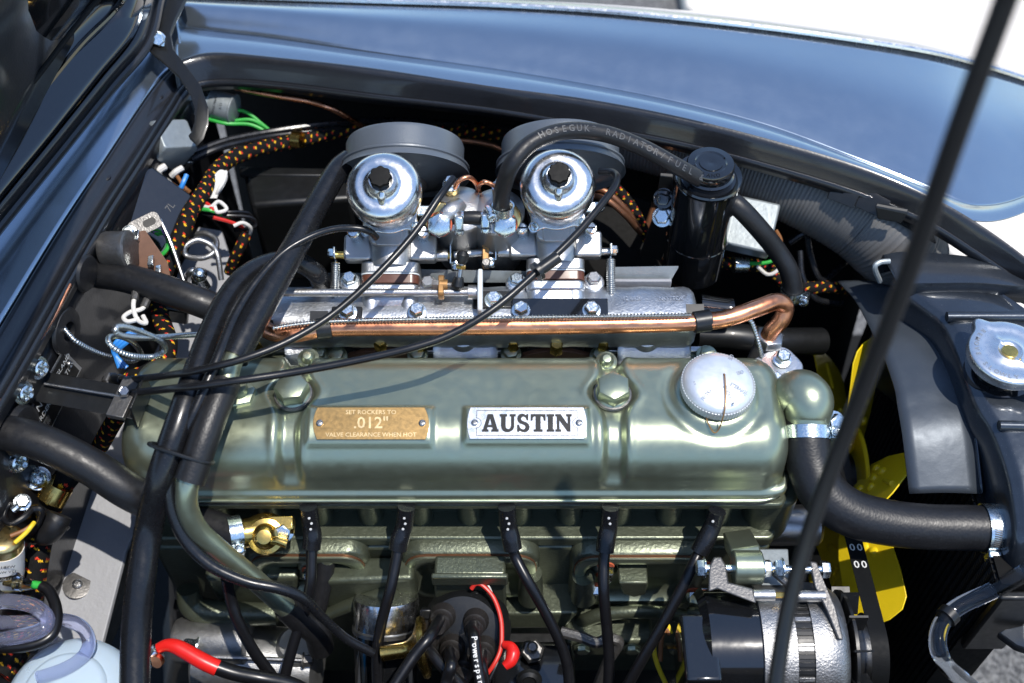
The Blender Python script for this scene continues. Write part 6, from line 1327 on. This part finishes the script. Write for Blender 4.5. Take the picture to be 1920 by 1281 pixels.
if sel:
    mb = MB(); sel.sort(key=lambda i: -dense[i].y)
    for k, i in enumerate(sel[:4:2]):
        p = dense[i]; t_ = (dense[(i + 1) % N_] - dense[i - 1]).normalized(); o_ = t_.cross(XA); o_ = o_ if o_.z > 0 else -o_
        for s in (-1, 1): put_text(mb, '0', p + o_ * .0044 + XA * s * .0038, XA, o_.cross(XA), .012, .01)
    part(BT, 'printed_marks', mb, 'ink_white')
AW = thing('alternator_wires', 'yellow and brown wires with a black plug beside the alternator', 'wires', P(1240, 1260, -.25))
mb = MB(); mb.tube(path((1258, 1188, -.19), (1250, 1172, -.185), (1236, 1180, -.185), (1226, 1210, -.19), (1232, 1245, -.20), (1252, 1290, -.22)), .0026, 10, 8); part(AW, 'wire', mb, 'yellow_wire')
mb = MB(); mb.tube(path((1256, 1190, -.19), (1248, 1180, -.187), (1240, 1200, -.19), (1238, 1240, -.20)), .0026, 10, 8); part(AW, 'wire', mb, 'brown_wire')
mb = MB(); mb.box(P(1256, 1212, -.20), XA * .007, V((0, .004, -.003)), V((0, -.010, .020))); part(AW, 'plug', mb, 'black_satin', bevel=.002)

# ---- radiator, fan collar and cap
RAD = thing('radiator', 'black painted radiator with its top tank at the right edge', 'radiator', V((.48, -.02, Z0 - .5)))
mb = MB(); mb.box(V((.487, -.005, Z0 - .32)), XA * .022, V((0, .225, 0)), V((0, 0, .24))); part(RAD, 'core', mb, 'core')
mb = MB()
for k in range(110):
    z = Z0 - .555 + .0043 * k; mb.box(V((.4645, -.005, z)), XA * .0012, V((0, .222, 0)), V((0, 0, .0011)))
part(RAD, 'cooling_fins', mb, 'fin', kind='stuff')
for k in range(46):
    mb = MB(); mb.box(V((.4635, -.225 + .0098 * k, Z0 - .32)), XA * .0016, V((0, .0012, 0)), V((0, 0, .237))); part(RAD, 'tube', mb, 'core')
le = [(1700, 548), (1735, 572), (1772, 603), (1798, 655), (1815, 705), (1838, 760), (1866, 806), (1893, 880), (1906, 950), (1912, 1010), (1915, 1060)]
hL = [-.012, -.010, -.008, -.008, -.010, -.012, -.016, -.022, -.032, -.045, -.07]
E0 = [P(u, v, h) for (u, v), h in zip(le, hL)]
cols = []
for e, h in zip(E0, hL):
    cols.append([e + V((-.004, 0, -.16)), e + V((-.004, 0, -.05)), e + V((-.003, 0, -.012)), e + V((.004, 0, -.002)), e + V((.014, 0, .002)), e + V((.05, 0, .003)), e + V((.09, 0, .0)), e + V((.10, 0, -.01)), e + V((.10, 0, -.12))])
cols.append([p + V((0, -.006, -.03)) for p in cols[-1]]); cols.append([p + V((0, -.002, -.09)) for p in cols[-1]])
mb = MB(); mb.grid(surf(cols, 4, 5)); part(RAD, 'top_tank', mb, 'rad_black', angle=60)
# pressed grooves on the tank
for (u0, v0, u1, v1, h) in ((1775, 594, 1935, 594, -.004), (1873, 798, 1960, 800, -.012)):
    a, b = P(u0, v0, h), P(u1, v1, h); mb = MB(); mb.tube([a, a.lerp(b, .5), b], .0052, 14, 3); part(RAD, 'pressed_rib', mb, 'rad_black')
# slam panel beyond the tank
sp_ = [P(1655, 478, -.0), P(1700, 472, .0), P(1810, 480, .0), P(1850, 492, .0), P(1990, 560, -.0)]; sp2 = [P(1680, 530, -.0), P(1720, 532, .0), P(1810, 531, .0), P(1860, 533, .0), P(1990, 545, .0)]
mb = MB(); mb.grid([catmull([p + V((0, 0, -.03)) for p in sp_], 6), catmull(sp_, 6), catmull([p + V((0, -.002, .003)) for p in sp2], 6), catmull([p + V((0, -.004, -.002)) for p in sp2], 6), catmull([p + V((0, -.005, -.02)) for p in sp2], 6)]); part(RAD, 'mounting_panel', mb, 'rad_black', solid=.0015, angle=50)
mb = MB(); mb.tube(path((1650, 528, -.02), (1640, 502, -.0), (1650, 492, .004), (1668, 490, .004)), .003, 8, 5); part(RAD, 'wire_stay', mb, 'relay_grey')
COLL = thing('fan_collar', 'blue black curved sheet collar arching over the fan', 'fan shroud', PX(1680, 740, .42))
ci = [(1571, 527), (1605, 565), (1640, 632), (1657, 668), (1677, 727), (1683, 762), (1693, 824), (1705, 926)]; co_ = [(1650, 529), (1690, 545), (1747, 605), (1775, 650), (1797, 695), (1810, 740), (1824, 805), (1838, 926)]
hc = lambda v: -.042 - .034 * ((v - 720) / 200) ** 2
A_ = [P(u, v, hc(v)) for u, v in ci]; B_ = [P(u, v, hc(v) + .003) for u, v in co_]
mb = MB(); mb.grid(surf([A_, [a.lerp(b, .5) + V((0, 0, .002)) for a, b in zip(A_, B_)], B_], 8, 3)); part(COLL, 'sheet', mb, 'collar_sheet', solid=.0016, angle=80)
mb = MB(); mb.grid([catmull([b + V((.002, 0, .004)) for b in B_], 8), catmull([b + V((.002, 0, -.02)) for b in B_], 8)]); part(COLL, 'flange', mb, 'rad_black', solid=.002)
RCAP = thing('radiator_cap', 'silver lobed radiator cap with a brass rivet at the right edge', 'radiator cap', P(1892, 662, -.01))
c = P(1893, 660, .022); n = ZV; Rc = .0395; pts = []
for k in range(96):
    a = 2 * math.pi * k / 96; r = Rc + .0095 * math.exp(-(((a - rad(118) + math.pi) % (2 * math.pi) - math.pi) / .16) ** 2) + .0095 * math.exp(-(((a - rad(298) + math.pi) % (2 * math.pi) - math.pi) / .16) ** 2)
    pts.append((r * math.cos(a), r * math.sin(a)))
mb = MB(); rows = []
for s, z in ((.985, -.011), (1.0, -.009), (1.0, -.002), (.985, .0002), (.93, .0014), (.72, .0016), (.66, .0010), (.40, .0008), (.36, .0022), (.30, .0026), (.26, .0006), (.18, .0004)): rows.append([c + V((x * s, y * s, z)) for x, y in pts])
mb.grid(rows, wrap=True); mb.f.append(tuple((len(rows) - 1) * 96 + k for k in range(96))); part(RCAP, 'disc', mb, 'plate_silver', angle=50)
mb = MB(); mb.lathe(c, n, [(.0078, 0), (.0078, .0018), (.0068, .0026), (0, .003)], 24); part(RCAP, 'rivet', mb, 'brass')
mb = MB()
for i, ch in enumerate('REMOVE SLOWLY'):
    if ch == ' ': continue
    a = rad(128 + i * 11.5); d = V((math.cos(a), math.sin(a), 0)); put_text(mb, ch, c + d * Rc * .82 + n * .0019, V((-d.y, d.x, 0)), -d, .0066, .015)
part(RCAP, 'embossed_words', mb, 'alu')
mb = MB(); mb.lathe(c, n, [(.034, -.05), (.034, -.030), (.028, -.027), (.028, -.012), (.033, -.010)], 40); part(RCAP, 'neck', mb, 'black_gloss')
hose('overflow_tube', 'clear plastic overflow tube curving at the lower right corner', path((1990, 1030, -.05), (1925, 1072, -.07), (1860, 1108, -.09), (1800, 1136, -.10), (1768, 1165, -.105), (1758, 1205, -.11), (1772, 1245, -.12), (1802, 1272, -.15), (1835, 1300, -.20)), .0082, 'clear_tube', 'tube', n=18)
mb = MB(); p = P(1778, 1154, -.103); mb.lathe(p, V((-.6, -.5, -.1)), [(.0088, -.004), (.0105, -.004), (.0105, .004), (.0088, .004)], 24); solo('tube_clip', 'black clip round the clear overflow tube', 'clip', mb, 'black_satin')
hose('radiator_stay', 'thin bright rod beside the radiator under the hose clamp', path((1850, 1045, -.10), (1868, 1090, -.11), (1885, 1125, -.12), (1930, 1145, -.12)), .003, 'rad_black', 'rod', n=10)
FR = thing('nose_valance', 'black pressed panel with a turned edge at the lower right', 'panel', P(1900, 1220, -.2))
mb = MB(); mb.prism([P(1870, 1186, -.15), P(1885, 1180, -.145), P(1990, 1155, -.14), P(1990, 1240, -.14), P(1905, 1212, -.15)], V((.002, .0, -.012))); part(FR, 'flap', mb, 'rad_black', bevel=.002)
mb = MB(); mb.box(V((.487, -.236, Z0 - .15)), XA * .022, V((0, .005, 0)), V((0, 0, .06))); part(RAD, 'side_frame', mb, 'black_satin', bevel=.003)

# ---- black canister, its bracket and hose
CC = thing('catch_canister', 'glossy black cylindrical canister with a stepped lid', 'canister', P(1297, 490, -.06))
ct = P(1330, 322, .095); cx_ = V((.0, 0, 1)); Rk = .0335
mb = MB(); mb.lathe(ct, cx_, [(.028, -.150), (Rk, -.148), (Rk, -.102), (Rk + .0006, -.101), (Rk + .0006, -.097), (Rk, -.096), (Rk, -.012), (Rk + .0015, -.010), (Rk + .0022, -.007), (Rk + .001, -.005), (.030, -.007), (.0285, -.008)], 56); part(CC, 'body', mb, 'black_gloss', angle=30)
mb = MB(); mb.lathe(ct, cx_, [(.0255, -.008), (.0260, -.002), (.0240, .000), (.0235, .002), (.0248, .004), (.0248, .010), (.0235, .0125), (.0165, .0135), (.0150, .0120), (.0125, .0120), (.0120, .0130), (.002, .0130), (0, .0124)], 56); part(CC, 'lid', mb, 'black_gloss', angle=30)
mb = MB()
for i, ch in enumerate('ENGLAND'): a = rad(196 + i * 15); d = V((math.cos(a), math.sin(a), 0)); put_text(mb, ch, ct + d * .0196 + ZV * .0139, V((-d.y, d.x, 0)), -d, .0062)
part(CC, 'embossed_words', mb, 'black_satin')
mb = MB(); mb.lathe(ct + V((0, 0, -.15)), cx_, [(.008, -.02), (.008, 0)], 16); part(CC, 'outlet', mb, 'alu')
CBR = thing('canister_bracket', 'black plate bracket left of the glossy canister', 'bracket', P(1230, 450, -.05))
mb = MB(); mb.prism([P(1238, 330, .05), P(1262, 332, .05), P(1262, 420, .01), P(1240, 490, -.05), P(1200, 480, -.05), P(1228, 400, .0)], V((0, .003, .002))); part(CBR, 'plate', mb, 'black_satin', bevel=.001)
bolt(CBR, P(1244, 372, .04), V((-.2, -.6, .7)), .0088, .008, 'black_gloss'); bolt(CBR, P(1242, 407, .02), V((-.2, -.6, .7)), .0088, .009, 'zinc')
hose('servo_hose', 'black rubber hose dropping from the canister past the silver relay', path((1362, 372, .05), (1385, 388, .05), (1420, 425, .03), (1455, 468, .0), (1478, 505, -.02), (1486, 540, -.04), (1482, 565, -.055)), .0108, 'rubber')
clamp('hose_clamp', 'zinc clamp on the lower end of the canister hose', P(1484, 552, -.047), V((0, -.3, -.9)), .011, V((1, -.5, .2)), w_=.009)
SR = thing('relay', 'flat silver relay box on the far inner wing behind the canister hose', 'relay', P(1405, 440, -.06))
c = P(1405, 425, -.02); mb = MB(); ex = V((.95, -.3, 0)).normalized(); ez = V((.6, -.5, .62)).normalized(); ez = (ez - ex * ez.dot(ex)).normalized(); ey = ez.cross(ex)
mb.box(c, ex * .028, ey * .030, ez * .012); part(SR, 'can', mb, 'relay_grey', bevel=.003, seg=3); mb = MB(); mb.box(c - ex * .034 - ez * .006, ex * .008, ey * .024, ez * .002); part(SR, 'tab', mb, 'relay_grey', bevel=.001)
DU = thing('air_duct', 'wide ribbed black air duct running under the wing to the nose', 'air duct', P(1550, 450, -.1))
mb = MB(); mb.tube(path((1150, 240, -.0), (1280, 268, -.0), (1400, 302, -.0), (1516, 348, -.005), (1612, 400, -.02), (1668, 447, -.04), (1705, 492, -.08)), [.042, .046, .049, .051, .052, .052, .048], 56, 8, ring=(.0042, .0013)); part(DU, 'ribbed_hose', mb, 'duct', angle=80)
mb = MB(); mb.lathe(P(1388, 496, -.06), V((1, .1, -.1)), [(.0078, -.008), (.0095, -.008), (.0095, .008), (.0078, .008)], 20); solo('harness_clip', 'silver sleeve clip on the harness behind the canister', 'clip', mb, 'zinc')
WB = thing('wire_bundle', 'pink, green and brown wires looping near the canister hose', 'wires', P(1450, 500, -.06), 'loose wires')
for m, pts in (('white_wire', ((1420, 500, -.06), (1440, 515, -.06), (1460, 505, -.055), (1466, 485, -.05), (1455, 470, -.05))), ('green_wire', ((1400, 495, -.06), (1440, 492, -.055), (1460, 480, -.05), (1448, 462, -.045))), ('brown_wire', ((1462, 470, -.05), (1464, 450, -.045), (1455, 432, -.04)))):
    mb = MB(); mb.tube(path(*pts), .0022, 8, 6); part(WB, 'wire', mb, m)
for lab, pts in (('black wire looping in a large curve beside the duct, upper', ((1500, 470, -.06), (1505, 520, -.08), (1530, 560, -.10), (1580, 570, -.11))), ('black wire looping in a large curve beside the duct, lower', ((1480, 455, -.06), (1510, 440, -.05), (1520, 480, -.07), (1540, 525, -.09), (1575, 500, -.09), (1592, 480, -.09)))):
    hose('loose_cable', lab, path(*pts), .0038, 'rubber_smooth', 'cable', n=10)
mb = MB(); mb.lathe(P(1180, 455, -.10), V((.1, -.55, .8)), [(.062, -.05), (.062, -.01), (.055, .0), (.03, .008), (0, .009)], 48); solo('horn_drum', 'dull black round drum behind the right carburettor', 'drum', mb, 'black_matt')
mb = MB(); mb.lathe(P(1545, 505, -.24), V((-.2, -.6, .75)), [(.05, -.05), (.05, 0), (.04, .008), (.02, .004), (0, .004)], 48); solo('horn', 'dull black round horn below the ribbed duct', 'horn', mb, 'black_satin')
mb = MB(); mb.tube(path((1310, 628, -.10), (1380, 632, -.10), (1450, 640, -.11), (1540, 640, -.13)), .016, 20, 6); solo('water_pipe', 'black pipe running forward under the copper pipe end', 'pipe', mb, 'black_satin')
mb = MB(); mb.tube(path((1310, 575, -.05), (1360, 582, -.055), (1375, 582, -.055)), .014, 20, 4); solo('heater_stub', 'short black pipe stub at the right end of the manifold', 'pipe', mb, 'black_gloss')
